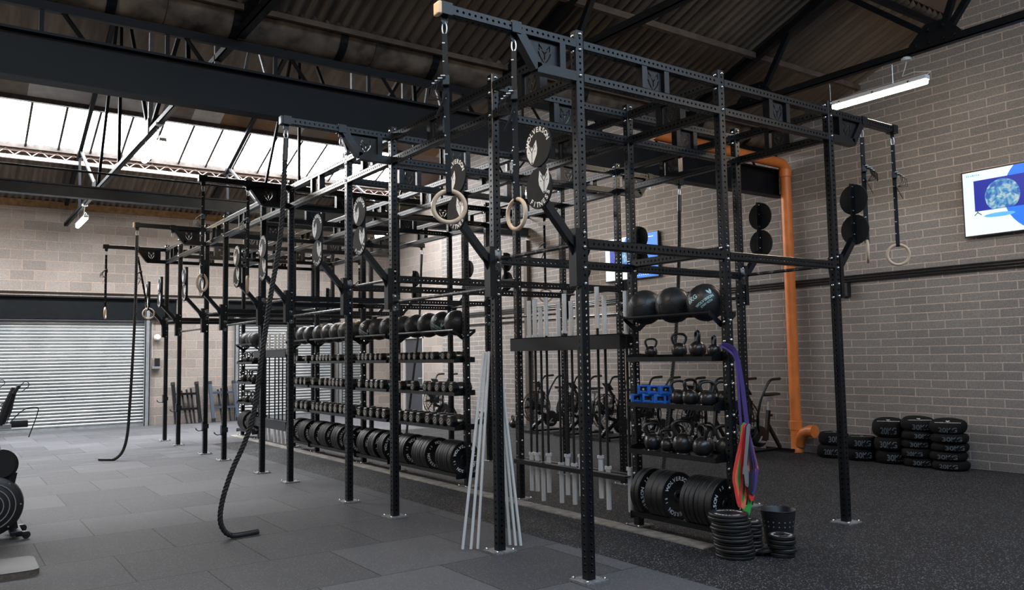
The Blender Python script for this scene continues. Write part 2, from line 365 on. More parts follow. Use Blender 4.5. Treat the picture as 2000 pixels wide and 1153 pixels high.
# square tube along local Z with real punched holes
def tube_mesh(name, length, w=.075, pitch=.05, r=.0105, c=.006, holes=True, mat=None, end_clear=.03):
    h = w / 2; a = h - c; mb = MB()
    def fc(side, u, z):  # side 0:+x 1:+y 2:-x 3:-y
        return [(h, u, z), (-u, h, z), (-h, -u, z), (u, -h, z)][side]
    n = int((length - 2 * end_clear) / pitch) if holes else 0
    z0 = (length - n * pitch) / 2
    for sd in range(4):
        if not n:
            mb.add([fc(sd, -a, 0), fc(sd, a, 0), fc(sd, a, length), fc(sd, -a, length)], [(0, 1, 2, 3)])
        else:
            mb.add([fc(sd, -a, 0), fc(sd, a, 0), fc(sd, a, z0), fc(sd, -a, z0)], [(0, 1, 2, 3)])
            mb.add([fc(sd, -a, length - z0), fc(sd, a, length - z0), fc(sd, a, length), fc(sd, -a, length)], [(0, 1, 2, 3)])
            for k in range(n):
                zc = z0 + (k + .5) * pitch; p = pitch / 2
                out = [(a, 0), (a, p), (0, p), (-a, p), (-a, 0), (-a, -p), (0, -p), (a, -p)]
                vs = [fc(sd, u, zc + z) for u, z in out] + [fc(sd, r * math.cos(q * PI / 4), zc + r * math.sin(q * PI / 4)) for q in range(8)]
                mb.add(vs, [(q, (q + 1) % 8, 8 + (q + 1) % 8, 8 + q) for q in range(8)])
        s2 = (sd + 1) % 4
        mb.add([fc(sd, a, 0), fc(s2, -a, 0), fc(s2, -a, length), fc(sd, a, length)], [(0, 1, 2, 3)])
    for z in (0, length):
        ring = []
        for sd in range(4): ring += [fc(sd, -a, z), fc(sd, a, z)]
        mb.add(ring, [tuple(range(8))])
    me = bpy.data.meshes.new(name); me.from_pydata(mb.v, [], mb.f); me.materials.append(mat or M['steel']); me.update()
    return me

# flat lettering and logo shapes as meshes (from the built-in font / filled outlines)
def curve_to_mb(cu):
    o = bpy.data.objects.new('tmp_curve', cu); COL.objects.link(o)
    dg = bpy.context.evaluated_depsgraph_get(); dg.update()
    me = bpy.data.meshes.new_from_object(o.evaluated_get(dg))
    vs = [v.co.copy() for v in me.vertices]; fs = [tuple(p.vertices) for p in me.polygons]
    bpy.data.objects.remove(o); bpy.data.meshes.remove(me)
    return vs, fs
_gly = {}
def glyphs(text, size=1.0, bold=.02, extrude=0.0):
    key = (text, size, bold, extrude)
    if key in _gly: return _gly[key]
    cu = bpy.data.curves.new('txt', 'FONT'); cu.body = text; cu.size = size; cu.align_x = 'CENTER'; cu.align_y = 'CENTER'
    cu.offset = bold * size; cu.extrude = extrude; cu.resolution_u = 3; cu.fill_mode = 'FRONT' if extrude == 0 else 'BOTH'
    r = curve_to_mb(cu); _gly[key] = r
    return r
def arc_text(text, R, size, centre_deg, step_deg, bold=.03, inward=False):
    """letters around a circle in the XY plane (read clockwise; inward: read along the bottom). returns verts, faces"""
    V, F = [], []
    n = len(text)
    for i, chh in enumerate(text):
        if chh == ' ': continue
        vs, fs = glyphs(chh, size, bold)
        off = (i - (n - 1) / 2) * step_deg
        if not inward: a = math.radians(centre_deg - off); rot = a - PI / 2
        else: a = math.radians(centre_deg + off); rot = a + PI / 2
        m = Matrix.Translation((R * math.cos(a), R * math.sin(a), 0)) @ Matrix.Rotation(rot, 4, 'Z')
        o = len(V); V += [m @ v for v in vs]; F += [tuple(k + o for k in f) for f in fs]
    return V, F
def poly_fill(polys):
    cu = bpy.data.curves.new('fill', 'CURVE'); cu.dimensions = '2D'; cu.fill_mode = 'BOTH'
    for p in polys:
        sp = cu.splines.new('POLY'); sp.points.add(len(p) - 1)
        for q, (x, y) in zip(sp.points, p): q.co = (x, y, 0, 1)
        sp.use_cyclic_u = True
    return curve_to_mb(cu)
mirror = lambda p: [(-x, y) for x, y in reversed(p)]
EAR = [(-.80, 1.05), (-.28, .48), (-.40, .38), (-.66, .70), (-.64, .22), (-.80, .32)]
CHEEK = [(-.86, .12), (-.72, .02), (-.62, -.30), (-.24, -.86), (-.07, -.98), (-.12, -1.10), (-.36, -.92), (-.78, -.36), (-.92, .0)]
NOSE = [(-.40, .34), (0, .06), (.40, .34), (.28, .08), (.09, -.12), (.07, -.72), (-.07, -.72), (-.09, -.12), (-.28, .08)]
HEADL = [(-.80, 1.2), (-.22, .42), (-.10, .30), (-.06, -.05), (-.06, -.75), (-.14, -.98), (-.05, -1.2), (-.24, -1.2), (-.42, -.85), (-.78, -.32), (-.92, .25)]
HEADM = [(-.20, .52), (-.05, .20), (.0, .36), (.05, .20), (.20, .52), (.10, .10), (0, -.02), (-.10, .10)]
HEAD = [(-.72, 1.2), (-.90, .28), (-.80, -.28), (-.34, -.95), (-.14, -1.2), (.14, -1.2), (.34, -.95), (.80, -.28), (.90, .28), (.72, 1.2), (.26, .62), (.17, .36), (.0, .62), (-.17, .36), (-.26, .62)]
HLINES = [((-.50, .70), (0, -.02), .06), ((.50, .70), (0, -.02), .06), ((0, .0), (0, -.95), .05), ((-.62, .12), (-.40, .02), .04), ((.62, .12), (.40, .02), .04)]
NOSETIP = [(-.12, -1.0), (.12, -1.0), (.10, -1.18), (-.10, -1.18)]
# ================================================================ THE ROOM
def deck_z(y): return 5.35 + .38 * (3.886 - y)            # near slope, rises towards the camera
def far_z(y): return 5.772 + .38 * (18.515 - y)           # far slope, rises towards the camera
RY, RZ = 11.2, far_z(11.2)
NY, NZ = -3.43, deck_z(-3.43)

mb = MB(); mb.box(XLEFT - .3, XWALL + .3, YFRONT - .3, YBACK + .5, -.12, 0)
tag(struct('floor', mb, M['floor']), 'speckled dark rubber gym floor with grey mat tiles on the left', 'floor')
mb = MB(); mb.box(1.38, 1.56, .12, 13.9, 0, .012)
tag(struct('trim_1', mb, M['dust']), 'pale dusty floor strip along the foot of the storage racks', 'floor trim')

# right wall (bricks, then larger blocks round the grey door) following the roof line
def gable(y0, y1, top, mat, name):
    ys = [y for y in (YFRONT, NY, 3.886, RY, 15.5, 18.55) if y0 < y < y1]; ys = [y0] + ys + [y1]
    return struct(name, MB().prism([(y0, 0), (y1, 0)] + [(y, top(y)) for y in reversed(ys)], XWALL, XWALL + .22, 0, Matrix(((0, 0, 1, 0), (1, 0, 0, 0), (0, 1, 0, 0), (0, 0, 0, 1)))), mat)
def roofline(y):
    if y >= RY: return far_z(y) + .03
    if y >= 3.886: return 5.35 + (RZ - 5.35) * (y - 3.886) / (RY - 3.886) + .03
    if y >= NY: return deck_z(y) + .03
    return NZ - .38 * (NY - y) + .03
tag(gable(YFRONT, 15.5, roofline, M['brick'], 'wall_right'), 'grey concrete brick wall on the right with pinkish mortar', 'wall')
DY0, DY1, DZ = 16.62, 17.88, 2.31
mb = MB().prism([(15.5, 0), (DY0, 0), (DY0, DZ), (DY1, DZ), (DY1, 0), (YBACK, 0), (YBACK, roofline(YBACK)), (15.5, roofline(15.5))], XWALL, XWALL + .22, 0, Matrix(((0, 0, 1, 0), (1, 0, 0, 0), (0, 1, 0, 0), (0, 0, 0, 1))))
tag(struct('wall_right', mb, M['blockside']), 'large block end of the right wall around the grey door', 'wall')

# back wall with three openings
mb = MB(); ZT = 5.70
OPEN = [(-7.2, .56, 3.15), (2.93, 5.84, 3.15), (6.02, 6.72, 2.35)]
x = XLEFT
for a, b, z in OPEN:
    mb.box(x, a, YBACK, YBACK + .3, 0, ZT); mb.box(a, b, YBACK, YBACK + .3, z, ZT); x = b
mb.box(x, XWALL + .2, YBACK, YBACK + .3, 0, ZT)
tag(struct('wall_back', mb, M['block']), 'pale concrete block wall at the far end behind the rig', 'wall')
mb = MB(); mb.box(XLEFT - .25, XLEFT, YFRONT, YBACK + .3, 0, 8.6); tag(struct('wall_left', mb, M['blockside']), 'concrete block wall left of the frame', 'wall')
mb = MB(); mb.box(XLEFT, XWALL + .2, YFRONT - .25, YFRONT, 0, 5.45); tag(struct('wall_front', mb, M['block']), 'concrete block wall behind the camera', 'wall')
mb = MB(); mb.box(XLEFT, XWALL - .01, YBACK - .06, YBACK + .2, 5.58, 5.76); tag(struct('trim_2', mb, M['wallplate']), 'brown timber wall plate along the top of the far wall', 'wall plate')
for k, (a, b, la) in enumerate(((-7.6, 1.28, 'left roller shutter'), (2.66, 6.0, 'right roller shutter'))):
    mb = MB(); mb.box(a, b, YBACK - .03, YBACK - .005, 2.84, 3.36); mb.box(a, b, YBACK - .10, YBACK - .03, 2.80, 2.84); mb.box(a, b, YBACK - .10, YBACK - .03, 3.33, 3.37)
    tag(struct('trim_%d' % (3 + k), mb, M['girder']), 'dark steel lintel above the ' + la, 'lintel')
mb = MB(); mb.box(-8.9, 7.8, YBACK - .034, YBACK - .004, 3.44, 3.47)
tag(build('conduit', mb, M['conduit']), 'thin black conduit running along the far block wall above the lintels', 'conduit')

def shutter(name, x0, x1, z1, label, pitch=.083, guides=(True, True)):
    t = thing(name, label, 'shutter', ((x0 + x1) / 2, YBACK + .05, 0)); t['kind'] = 'structure'
    hw = (x1 - x0) / 2
    mb = MB(); prof = []
    n = int(z1 / pitch)
    for i in range(n):
        for k in range(9):
            u = k / 9; zz = (i + u) * pitch
            prof.append((-.030 * math.sin(PI * min(1, u * 1.18)) if u < .85 else .012, zz))
    k = len(prof)
    vs = [(-hw, y, z) for y, z in prof] + [(hw, y, z) for y, z in prof]
    mb.add(vs, [(i, k + i, k + i + 1, i + 1) for i in range(k - 1)], 0, True)
    build('slat_curtain', mb, M['shutter'], t)
    mb = MB(); mb.box(-hw, hw, -.04, .0, 0, .07); build('bottom_rail', mb, M['shutterside'], t)
    for g, s in zip(guides, (-1, 1)):
        if g:
            mb = MB(); xx = s * hw
            mb.box(xx - (.02 if s > 0 else .13), xx + (.13 if s > 0 else .02), -.13, -.085, 0, z1); mb.box(xx + s * .0 - .012, xx + s * .0 + .012, -.13, 0, 0, z1); mb.box(xx + s * .11 - .012, xx + s * .11 + .012, -.13, .0, 0, z1)
            build('guide_rail', mb, M['shutterside'], t)
    return t
shutter('door_1', -7.0, .50, 3.05, 'galvanised roller shutter door on the left of the far wall', guides=(False, True))
shutter('door_2', 2.95, 5.72, 3.05, 'galvanised roller shutter door behind the dumbbell racks')
shutter('door_3', 6.05, 6.70, 2.3, 'narrow slatted door right of the far roller shutter', guides=(True, False))
t = thing('door_4', 'plain dark grey door in the right wall far corner', 'door', (XWALL + .03, (DY0 + DY1) / 2, 0)); t['kind'] = 'structure'
mb = MB(); mb.box(-.0, .05, -(DY1 - DY0) / 2 + .06, (DY1 - DY0) / 2 - .06, .01, DZ - .06); build('door_leaf', mb, M['doorgrey'], t)
mb = MB(); hw = (DY1 - DY0) / 2
mb.box(-.05, .06, -hw, -hw + .06, 0, DZ); mb.box(-.05, .06, hw - .06, hw, 0, DZ); mb.box(-.05, .06, -hw, hw, DZ - .06, DZ); build('door_frame', mb, M['doorframe'], t)
mb = MB(); mb.cyl((-.06, -hw + .16, 1.05), (-.06, -hw + .28, 1.05), .012); mb.cyl((0, -hw + .16, 1.05), (-.06, -hw + .16, 1.05), .012); build('door_handle', mb, M['chrome'], t)

# ------------------------------------------------ roof skins
def sheet(y0, z0, y1, z1, x0, x1, corr, n=8, pitch=.146, amp=.030, thick=.012):
    mb = MB(); ny = 2
    if corr:
        cnt = int((x1 - x0) / pitch * n); xs = [x0 + (x1 - x0) * i / cnt for i in range(cnt + 1)]
        zz = [amp * math.sin(2 * PI * (xx) / pitch) for xx in xs]
    else: xs = [x0, x1]; zz = [0, 0]
    vs = []
    for xx, dz in zip(xs, zz): vs += [(xx, y0, z0 + dz), (xx, y1, z1 + dz)]
    k = len(xs); fs = [(2 * i, 2 * i + 2, 2 * i + 3, 2 * i + 1) for i in range(k - 1)]
    mb.add(vs, fs, 0, corr)
    mb.add([(x0, y0, z0 + .06), (x1, y0, z0 + .06), (x1, y1, z1 + .06), (x0, y1, z1 + .06)], [(0, 1, 2, 3)], 0)   # outer skin keeps the daylight out
    return mb
def join(*mbs):
    r = MB()
    for m in mbs: r.add(m.v, m.f); r.sm[-len(m.f):] = m.sm
    return r
XR1 = XWALL + .02
near = join(sheet(3.66, deck_z(3.66), .95, deck_z(.95), XLEFT, XR1, True))
tag(struct('ceiling', near, M['deck']), 'dark stained corrugated roof sheeting above the near end of the rig', 'roof')
near2 = sheet(.95, deck_z(.95) + .03, NY, NZ + .03, XLEFT, XR1, False)
tag(struct('ceiling', near2, M['brownboard']), 'flat dusky brown roof lining boards at the top right', 'roof')
fs0 = (-4.6, -7.6)
fr = join(sheet(NY, NZ + .02, fs0[0], roofline(fs0[0]), XLEFT, XR1, True), sheet(fs0[1], roofline(fs0[1]), YFRONT, roofline(YFRONT), XLEFT, XR1, True))
tag(struct('ceiling', fr, M['deck']), 'corrugated roof slope behind the camera', 'roof')
far1 = sheet(18.6, far_z(18.6), 16.36, far_z(16.36), XLEFT, XR1, True)
tag(struct('ceiling', far1, M['deck']), 'corrugated roof sheeting between the far wall and the rooflight', 'roof')
far2 = sheet(14.70, far_z(14.70) + .02, 13.3, far_z(13.3) + .02, XLEFT, XR1, False)
far4 = sheet(13.3, far_z(13.3) + .03, RY, RZ + .03, XLEFT, XR1, False)  # darker than the lining boards: distance from the rooflight painted into the brown
tag(struct('ceiling', far4, M['deck']), 'stained sheeting up to the ridge, shade painted in, seen above the near girder', 'roof')
tag(struct('ceiling', far2, M['lining']), 'patched grey and rust coloured lining boards above the rooflight', 'roof')
far3 = sheet(16.36, far_z(16.36) + .02, 14.70, far_z(14.70) + .02, 6.45, XR1, False)
tag(struct('ceiling', far3, M['brownboard']), 'dusky pink lining board at the right end of the rooflight', 'roof')
mid = sheet(RY, RZ + .02, 4.26, roofline(4.26) + .04, XLEFT, XR1, True)
tag(struct('ceiling', mid, M['deck']), 'corrugated roof slope between the ridge and the near valley', 'roof')

# rooflights: glowing daylit glazing behind bars
def rooflight(name, y0, z0, y1, z1, x0, x1, pitch, xoff, mat, label):
    t = thing(name, label, 'rooflight', ((x0 + x1) / 2, (y0 + y1) / 2, (z0 + z1) / 2)); t['kind'] = 'structure'
    cx, cy, cz = t.location
    mb = MB()
    d = Vector((0, y1 - y0, z1 - z0)).normalized(); nn = Vector((0, -d.z, d.y))
    if nn.z < 0: nn = -nn
    up = nn * .03
    mb.add([(x0 - cx, y0 - cy, z0 - cz + .03), (x1 - cx, y0 - cy, z0 - cz + .03), (x1 - cx, y1 - cy, z1 - cz + .03), (x0 - cx, y1 - cy, z1 - cz + .03)], [(0, 1, 2, 3)])
    build('glazing', mb, mat, t)
    xx = xoff
    while xx > x0 + pitch: xx -= pitch
    while xx < x1 - .05:
        mb = MB(); p0 = Vector((xx - cx, y0 - cy, z0 - cz)); p1 = Vector((xx - cx, y1 - cy, z1 - cz))
        mb.sweep([p0 - nn * .012, p1 - nn * .012], .034, 4, 0, smooth=False, phase=PI / 4)
        build('glazing_bar', mb, M['rooflight_frame'], t); xx += pitch
    for yy, zz in ((y0, z0), (y1, z1)):
        mb = MB(); mb.sweep([Vector((x0 - cx, yy - cy, zz - cz)), Vector((x1 - cx, yy - cy, zz - cz))], .085, 4, 0, smooth=False, phase=PI / 4); build('frame_rail', mb, M['rooflight_frame'], t)
    return t
rooflight('window_1', 16.36, far_z(16.36), 14.70, far_z(14.70), XLEFT, 6.45, .655, -2.51, M['skyglass'], 'long bright rooflight with dark glazing bars in the far roof slope')
rooflight('window_2', fs0[0], roofline(fs0[0]), fs0[1], roofline(fs0[1]), XLEFT + .5, 6.9, .655, -2.4, M['skyglass2'], 'long rooflight in the roof slope behind the camera')

# ------------------------------------------------ steel roof frame
def ibeam(y, z0, z1, fw, label, mat='girder'):
    mb = MB(); ft = .025
    mb.box(XLEFT, XWALL - .01, y - fw / 2, y + fw / 2, z0, z0 + ft); mb.box(XLEFT, XWALL - .01, y - fw / 2, y + fw / 2, z1 - ft, z1); mb.box(XLEFT, XWALL - .01, y - .012, y + .012, z0 + ft, z1 - ft)
    return tag(build('roof_girder', mb, M[mat]), label, 'girder', 'roof girders')
ibeam(3.95, 4.33, 4.79, .2, 'deep dark blue girder crossing above the near half of the rig')
ibeam(11.27, 4.58, 4.80, .17, 'slimmer dark blue girder further back, in front of the far wall', 'girder_lit')
mb = MB(); mb.cyl((XLEFT, 11.24, 5.06), (XWALL, 11.24, 5.06), .02, 8)
tag(build('tie_rod', mb, M['truss']), 'thin dark tie rod just above the far girder', 'rod')
# eaves lattice above the near girder
t = thing('eaves_lattice', 'dark latticed steel rail between the near girder and the gutter', 'lattice beam', (0, 3.98, 4.79))
mb = MB(); mb.box(XLEFT, XWALL - .01, -.03, .03, .25, .34); build('rail', mb, M['truss'], t)
for k in range(14):
    xx = -7.8 + k * 1.13
    mb = MB(); mb.box(xx - .02, xx + .02, -.02, .02, 0, .46); build('post', mb, M['truss'], t)
    mb = MB(); mb.sweep([(xx + .05, 0, .44), (xx + .38, 0, .0)], .024, 4, 0, smooth=False); build('brace', mb, M['truss'], t)

t = thing('valley_gutter', 'weathered half-round cement valley gutter above the near girder', 'gutter', (0, 4.0, 5.43))
mb = MB(); n = 14; R1, R2 = .29, .265
for a, b in ((XLEFT, -2.2), (-2.2, .1), (.1, 2.5), (2.5, 4.9), (4.9, XWALL - .01)):
    vs = []
    for xx in (a + .004, b - .004):
        for rr in (R1, R2):
            for j in range(n + 1):
                an = PI + PI * j / n; vs.append((xx, rr * math.cos(an), rr * math.sin(an)))
    q = n + 1
    fs = [(j, j + 1, 2 * q + j + 1, 2 * q + j) for j in range(n)] + [(q + j + 1, q + j, 3 * q + j, 3 * q + j + 1) for j in range(n)]
    fs += [(j + 1, j, q + j, q + j + 1) for j in range(n)] + [(2 * q + j, 2 * q + j + 1, 3 * q + j + 1, 3 * q + j) for j in range(n)]
    fs += [(0, 2 * q, 3 * q, q), (n, q + n, 3 * q + n, 2 * q + n)]
    mb.add(vs, fs, 0, True)
build('trough', mb, M['gutter'], t)
mb = MB(); mb.box(XLEFT, XWALL - .01, -.42, .20, .18, .20); build('valley_sky_lid', mb, M['truss'], t)  # added lid over the trough, keeps sky light out of the gap
for k in range(13):
    xx = -7.5 + k * 1.2
    mb = MB(); mb.strip([(xx, (R1 + .012) * math.cos(PI + PI * j / 12), (R1 + .012) * math.sin(PI + PI * j / 12)) for j in range(13)], (1, 0, 0), .09, .012); build('strap', mb, M['truss'], t)

def purlin(y, z, label, mat='purlin', s=.05):
    mb = MB(); mb.box(XLEFT, XWALL - .01, y - s * .8, y + s * .8, z - s * 2 - .03, z - .03)
    tag(build('purlin', mb, M[mat]), label, 'purlin', 'roof purlins')
purlin(3.63, deck_z(3.63) - .02, 'timber eaves purlin along the bottom edge of the near roof sheeting', s=.03)
purlin(2.38, deck_z(2.38) - .03, 'timber purlin halfway up the near roof sheeting', s=.04)
purlin(1.02, deck_z(1.02) - .03, 'dark purlin between the near sheeting and the brown lining boards', 'truss', s=.04)

# painted lattice purlin under the far rooflight
t = thing('lattice_purlin', 'flaking cream lattice purlin with zigzag bars under the bright rooflight', 'purlin', (0, 16.42, far_z(16.42)))
mb = MB(); mb.box(XLEFT, XWALL - .02, -.04, .04, -.27, -.19); build('bottom_chord', mb, M['lattice'], t)
mb = MB(); mb.box(XLEFT, XWALL - .02, -.03, .03, -.09, -.05); build('top_chord', mb, M['lattice'], t)
mb = MB(); pts = []
k = 0; xx = XLEFT
while xx < XWALL - .2: pts.append((xx, -.03, -.19 if k % 2 else -.05)); xx += .17; k += 1
mb.sweep(pts, .014, 4, 0, smooth=False); build('zigzag_bar', mb, M['lattice'], t)

M['palegrey'] = simple('pale grey strut', (.42, .45, .50), .45, var=.15, scale=9)  # grey lighter than the rest of the truss steel
def angle_bar(mb, p0, p1, s=.07):
    mb.sweep([p0, p1], s * .62, 4, 0, smooth=False, phase=PI / 4)
TX = [-4.85, -1.43, 1.94, 5.31]
tn = ['truss furthest left', 'truss left of the rig', 'truss over the middle of the rig', 'truss beside the right wall']
for i, xx in enumerate(TX):
    t = thing('roof_truss', 'near dark angle iron roof %s' % tn[i], 'roof truss', (xx, 0, 5.18), 0, 'near roof trusses')
    mb = MB(); mb.box(-.045, -.033, YFRONT + .05, 3.9, -.045, .045); mb.box(-.045, .045, YFRONT + .05, 3.9, -.045, -.033); build('bottom_chord', mb, M['truss'], t)
    mb = MB(); mb.sweep([(0, 3.85, deck_z(3.85) - 5.18 - .10), (0, NY, NZ - 5.18 - .10), (0, YFRONT + .1, roofline(YFRONT + .1) - 5.18 - .15)], .07, 4, 0, smooth=False, phase=PI / 4); build('top_chord', mb, M['truss'], t)
    tz = lambda y: roofline(y) - 5.18 - .15
    for a, b in (((2.4, 0), 2.95), ((2.4, 0), 1.85), ((-.1, .08), 1.12), ((-.13, .0), -.85), ((-.2, .06), -1.9), ((-2.9, 0), -3.3), ((-2.9, 0), -2.0), ((-5.6, 0), -4.6), ((-8, 0), -7)):
        mb = MB(); angle_bar(mb, (0.03, a[0], a[1]), (0.03, b, tz(b)), .075); build('strut', mb, M['truss'], t)
    for yy in (-.13, 2.4, -2.9):
        mb = MB(); P2 = [(-.30, -.05), (.30, -.05), (.30, .03), (.10, .22), (-.14, .22), (-.30, .03)]
        mb.prism(P2, -.012, .012, 0, Matrix.Translation((-.055, yy, .02)) @ Matrix(((0, 0, 1, 0), (1, 0, 0, 0), (0, 1, 0, 0), (0, 0, 0, 1))))
        for bx, bz in ((-.22, 0), (-.10, 0), (.06, 0), (.22, 0), (.07, .15), (-.10, .15)):
            mb.lathe([(.024, 0), (.02, .012), (.008, .018)], 10, 0, Matrix.Translation((-.067, yy + bx, .02 + bz)) @ Matrix.Rotation(-PI / 2, 4, 'Y'))
        build('gusset_plate', mb, M['truss'], t)
for i, xx in enumerate(TX):
    t = thing('roof_truss', 'far dark angle iron roof %s' % tn[i].replace('beside', 'nearest'), 'roof truss', (xx, 11.2, 5.18), 0, 'far roof trusses')
    lz = lambda y: roofline(y) - 5.18 - .15
    mb = MB(); mb.box(-.04, -.028, 4.1 - 11.2, 18.45 - 11.2, -.04, .04); mb.box(-.04, .04, 4.1 - 11.2, 18.45 - 11.2, -.04, -.028); build('bottom_chord', mb, M['truss'], t)
    mb = MB(); mb.sweep([(0, 4.2 - 11.2, lz(4.2)), (0, 0, lz(11.2)), (0, 18.4 - 11.2, lz(18.4))], .06, 4, 0, smooth=False, phase=PI / 4); build('top_chord', mb, M['truss'], t)
    for a, b in ((8.6, 10.9), (8.6, 6.4), (13.6, 11.5), (13.6, 16.1), (6.2, 6.3), (16.2, 16.3), (11.2, 11.2)):
        mb = MB(); angle_bar(mb, (.02, a - 11.2, 0), (.02, b - 11.2, lz(b)), .06); build('strut', mb, M['truss'], t)
    mb = MB(); angle_bar(mb, (.02, 8.55 - 11.2, 0), (.02, 8.55 - 11.2, lz(8.55)), .075); build('strut', mb, M['palegrey'], t)['label'] = 'pale grey strut'
    for yy in (8.6, 13.6):
        mb = MB(); mb.box(-.05, -.03, yy - 11.2 - .25, yy - 11.2 + .25, -.05, .2); build('gusset_plate', mb, M['truss'], t)
# short pale cross rails near the valley
for k, (xx, nm) in enumerate(((-1.43, 'left'), (1.0, 'right'))):
    t = thing('cross_rail', 'pale grey steel rail bracket above the near girder, %s one' % nm, 'bracket', (xx, 4.75, 5.2), 0, 'pale rail brackets')
    mb = MB(); mb.box(0, .62, -.02, .02, .38, .47); build('rail', mb, M['palegrey'], t)
    mb = MB(); mb.box(-.04, .03, -.02, .02, -.35, .47); build('post', mb, M['palegrey'], t)
    mb = MB(); angle_bar(mb, (.40, 0, .38), (.28, 0, -.3), .04); build('brace', mb, M['palegrey'], t)
    mb = MB(); angle_bar(mb, (.42, 0, .38), (.62, 0, -.3), .04); build('brace', mb, M['palegrey'], t)

# ------------------------------------------------ batten lights under the trusses
def led_proto():
    t = thing('batten_light', 'warm white batten light hung under the truss beside the right wall', 'light', (5.31, .66, 4.80), 0, 'hanging batten lights')
    mb = MB(); mb.box(-.05, .05, -.66, .66, 0.0, .055, c=.012); build('housing', mb, M['led_body'], t)
    mb = MB(); mb.sweep([(0, -.64, -.012), (0, .64, -.012)], .045, 10, 0); build('diffuser', mb, M['led'], t)
    for yy in (-.24, .60):
        mb = MB(); mb.cyl((0, yy, .05), (0, yy, .30), .006, 6); build('hanger_rod', mb, M['zinc'], t)
    for yy in (-.45, 0, .45):
        mb = MB(); mb.box(-.056, .056, yy - .012, yy + .012, .01, .03); build('clip', mb, M['zinc'], t)
    mb = MB(); mb.sweep([(0, -.64, .05), (0, -.70, .08), (0, -.5, .13), (0, -.36, .12), (0, -.40, .22), (0, -.42, .29)], .006, 6); build('cable', mb, M['led_body'], t)
    mb = MB(); mb.lathe([(.045, .285), (.06, .29), (.06, .32), (.04, .335)], 14, 0, Matrix.Translation((0, -.42, 0))); build('junction_box', mb, M['led_body'], t)
    return t
led = led_proto()
for (xx, yy, lb) in ((-1.43, 15.6, 'small warm white batten light hung in front of the far block wall, upper left'),
                     (-1.43, 8.2, 'batten light seen against the bright rooflight'),
                     (5.31, 13.9, 'distant batten light seen between the target boards'),
                     (5.31, 7.8, 'batten light behind the rig near the far girder'),
                     (-1.43, .2, 'batten light high on the left, out of frame'),
                     (-4.85, 1.5, 'batten light far left, out of frame'),
                     (1.94, 9.4, 'batten light hidden over the middle of the rig'),
                     (5.31, -4.0, 'batten light beside the right wall behind the camera')):
    dup(led, lb, (xx, yy, 4.84))

# ------------------------------------------------ services on the walls
mb = MB(); r = .088; px_, py_ = XWALL - .125, 3.72
pts = [(px_, py_, .47), (px_, py_, 4.70)] + [(px_ - .16 * (1 - math.cos(a)), py_, 4.70 + .16 * math.sin(a)) for a in [PI / 2 * k / 6 for k in range(1, 7)]] + [(4.6, py_ + .02, 4.93)]
t = thing('drain_pipe', 'orange plastic drain pipe down the right wall with elbow at the top', 'pipe', (0, 0, 0))
mb.sweep(pts, r, 20); build('pipe', mb, M['orangepipe'], t)
for z0, z1, rr in ((4.62, 4.76, .103), (2.66, 2.68, .09), (.36, .52, .103)):
    mb = MB(); mb.lathe([(rr - .01, z0), (rr, z0 + .01), (rr, z1 - .01), (rr - .01, z1)], 20, 0, Matrix.Translation((px_, py_, 0))); build('collar', mb, M['orangepipe'], t)
mb = MB(); mb.lathe([(.10, 0), (.10, .05), (.094, .06), (.094, .38)], 20, 0, Matrix.Translation((px_, py_, 0)))
bp = [(px_, py_ - .02, .10)] + [(px_ - .02, py_ - .03 - .25 * math.sin(a), .10 + .26 * (1 - math.cos(a))) for a in [PI / 2 * k / 8 for k in range(1, 9)]]
bp = [(px_, py_ - .05, .12), (px_ - .02, py_ - .10, .24), (px_ - .04, py_ - .18, .33), (px_ - .06, py_ - .30, .37), (px_ - .07, py_ - .40, .37)]
mb.sweep(bp, [.085, .088, .09, .092, .104], 18); build('branch_elbow', mb, M['orangepipe'], t)

mb = MB(); mb.box(XWALL - .11, XWALL - .005, 11.22, 11.36, 0, 4.5); tag(build('downpipe', mb, M['brownpipe']), 'square brown downpipe on the right wall under the far girder', 'pipe')
for k, (z, rr, lb) in enumerate(((2.845, .014, 'upper'), (2.805, .012, 'middle'), (2.765, .016, 'lower'))):
    t = tag(build('conduit', MB().cyl((XWALL - .03, YFRONT + .1, z), (XWALL - .03, 18.3, z), rr, 8), M['conduit']), '%s black conduit of the three running along the right brick wall' % lb, 'conduit', 'wall conduits')
t = tag(build('conduit', MB().cyl((XWALL - .03, 8.0, 2.53), (XWALL - .03, 15.4, 2.53), .022, 8), M['conduit']), 'short lower black conduit on the brick wall behind the barbells', 'conduit', 'wall conduits')
t = thing('socket_box', 'small black box under the conduits on the right wall', 'box', (XWALL, 2.76, 2.62))
mb = MB(); mb.box(-.10, -.002, -.08, .08, -.10, .12, c=.01); build('case', mb, M['blackplastic'], t)
mb = MB(); mb.cyl((-.05, 0, -.13), (-.05, 0, -.10), .02, 10); build('gland', mb, M['blackplastic'], t)
t = thing('alarm_sounder', 'round white sounder beside the left roller shutter', 'alarm', (.79, YBACK, 2.32))
mb = MB(); mb.lathe([(.06, 0), (.085, .03), (.085, .10), (.05, .14)], 16, 0, Matrix.Rotation(PI / 2, 4, 'X')); build('case', mb, M['led_body'], t)
t = thing('shutter_motor', 'black chain motor box on the guide of the left roller shutter', 'motor', (.74, YBACK, 1.55))
mb = MB(); mb.box(-.07, .14, -.12, .0, -.06, .0); build('bracket', mb, M['shutterside'], t)
mb = MB(); mb.box(.0, .12, -.11, -.01, 0, .22, c=.01); build('case', mb, M['blackplastic'], t)
t = tag(build('conduit', MB().cyl((.68, YBACK - .012, 1.77), (.68, YBACK - .012, 2.8), .012, 8), M['doorframe']), 'thin white vertical conduit beside the left roller shutter', 'conduit', 'wall conduits')

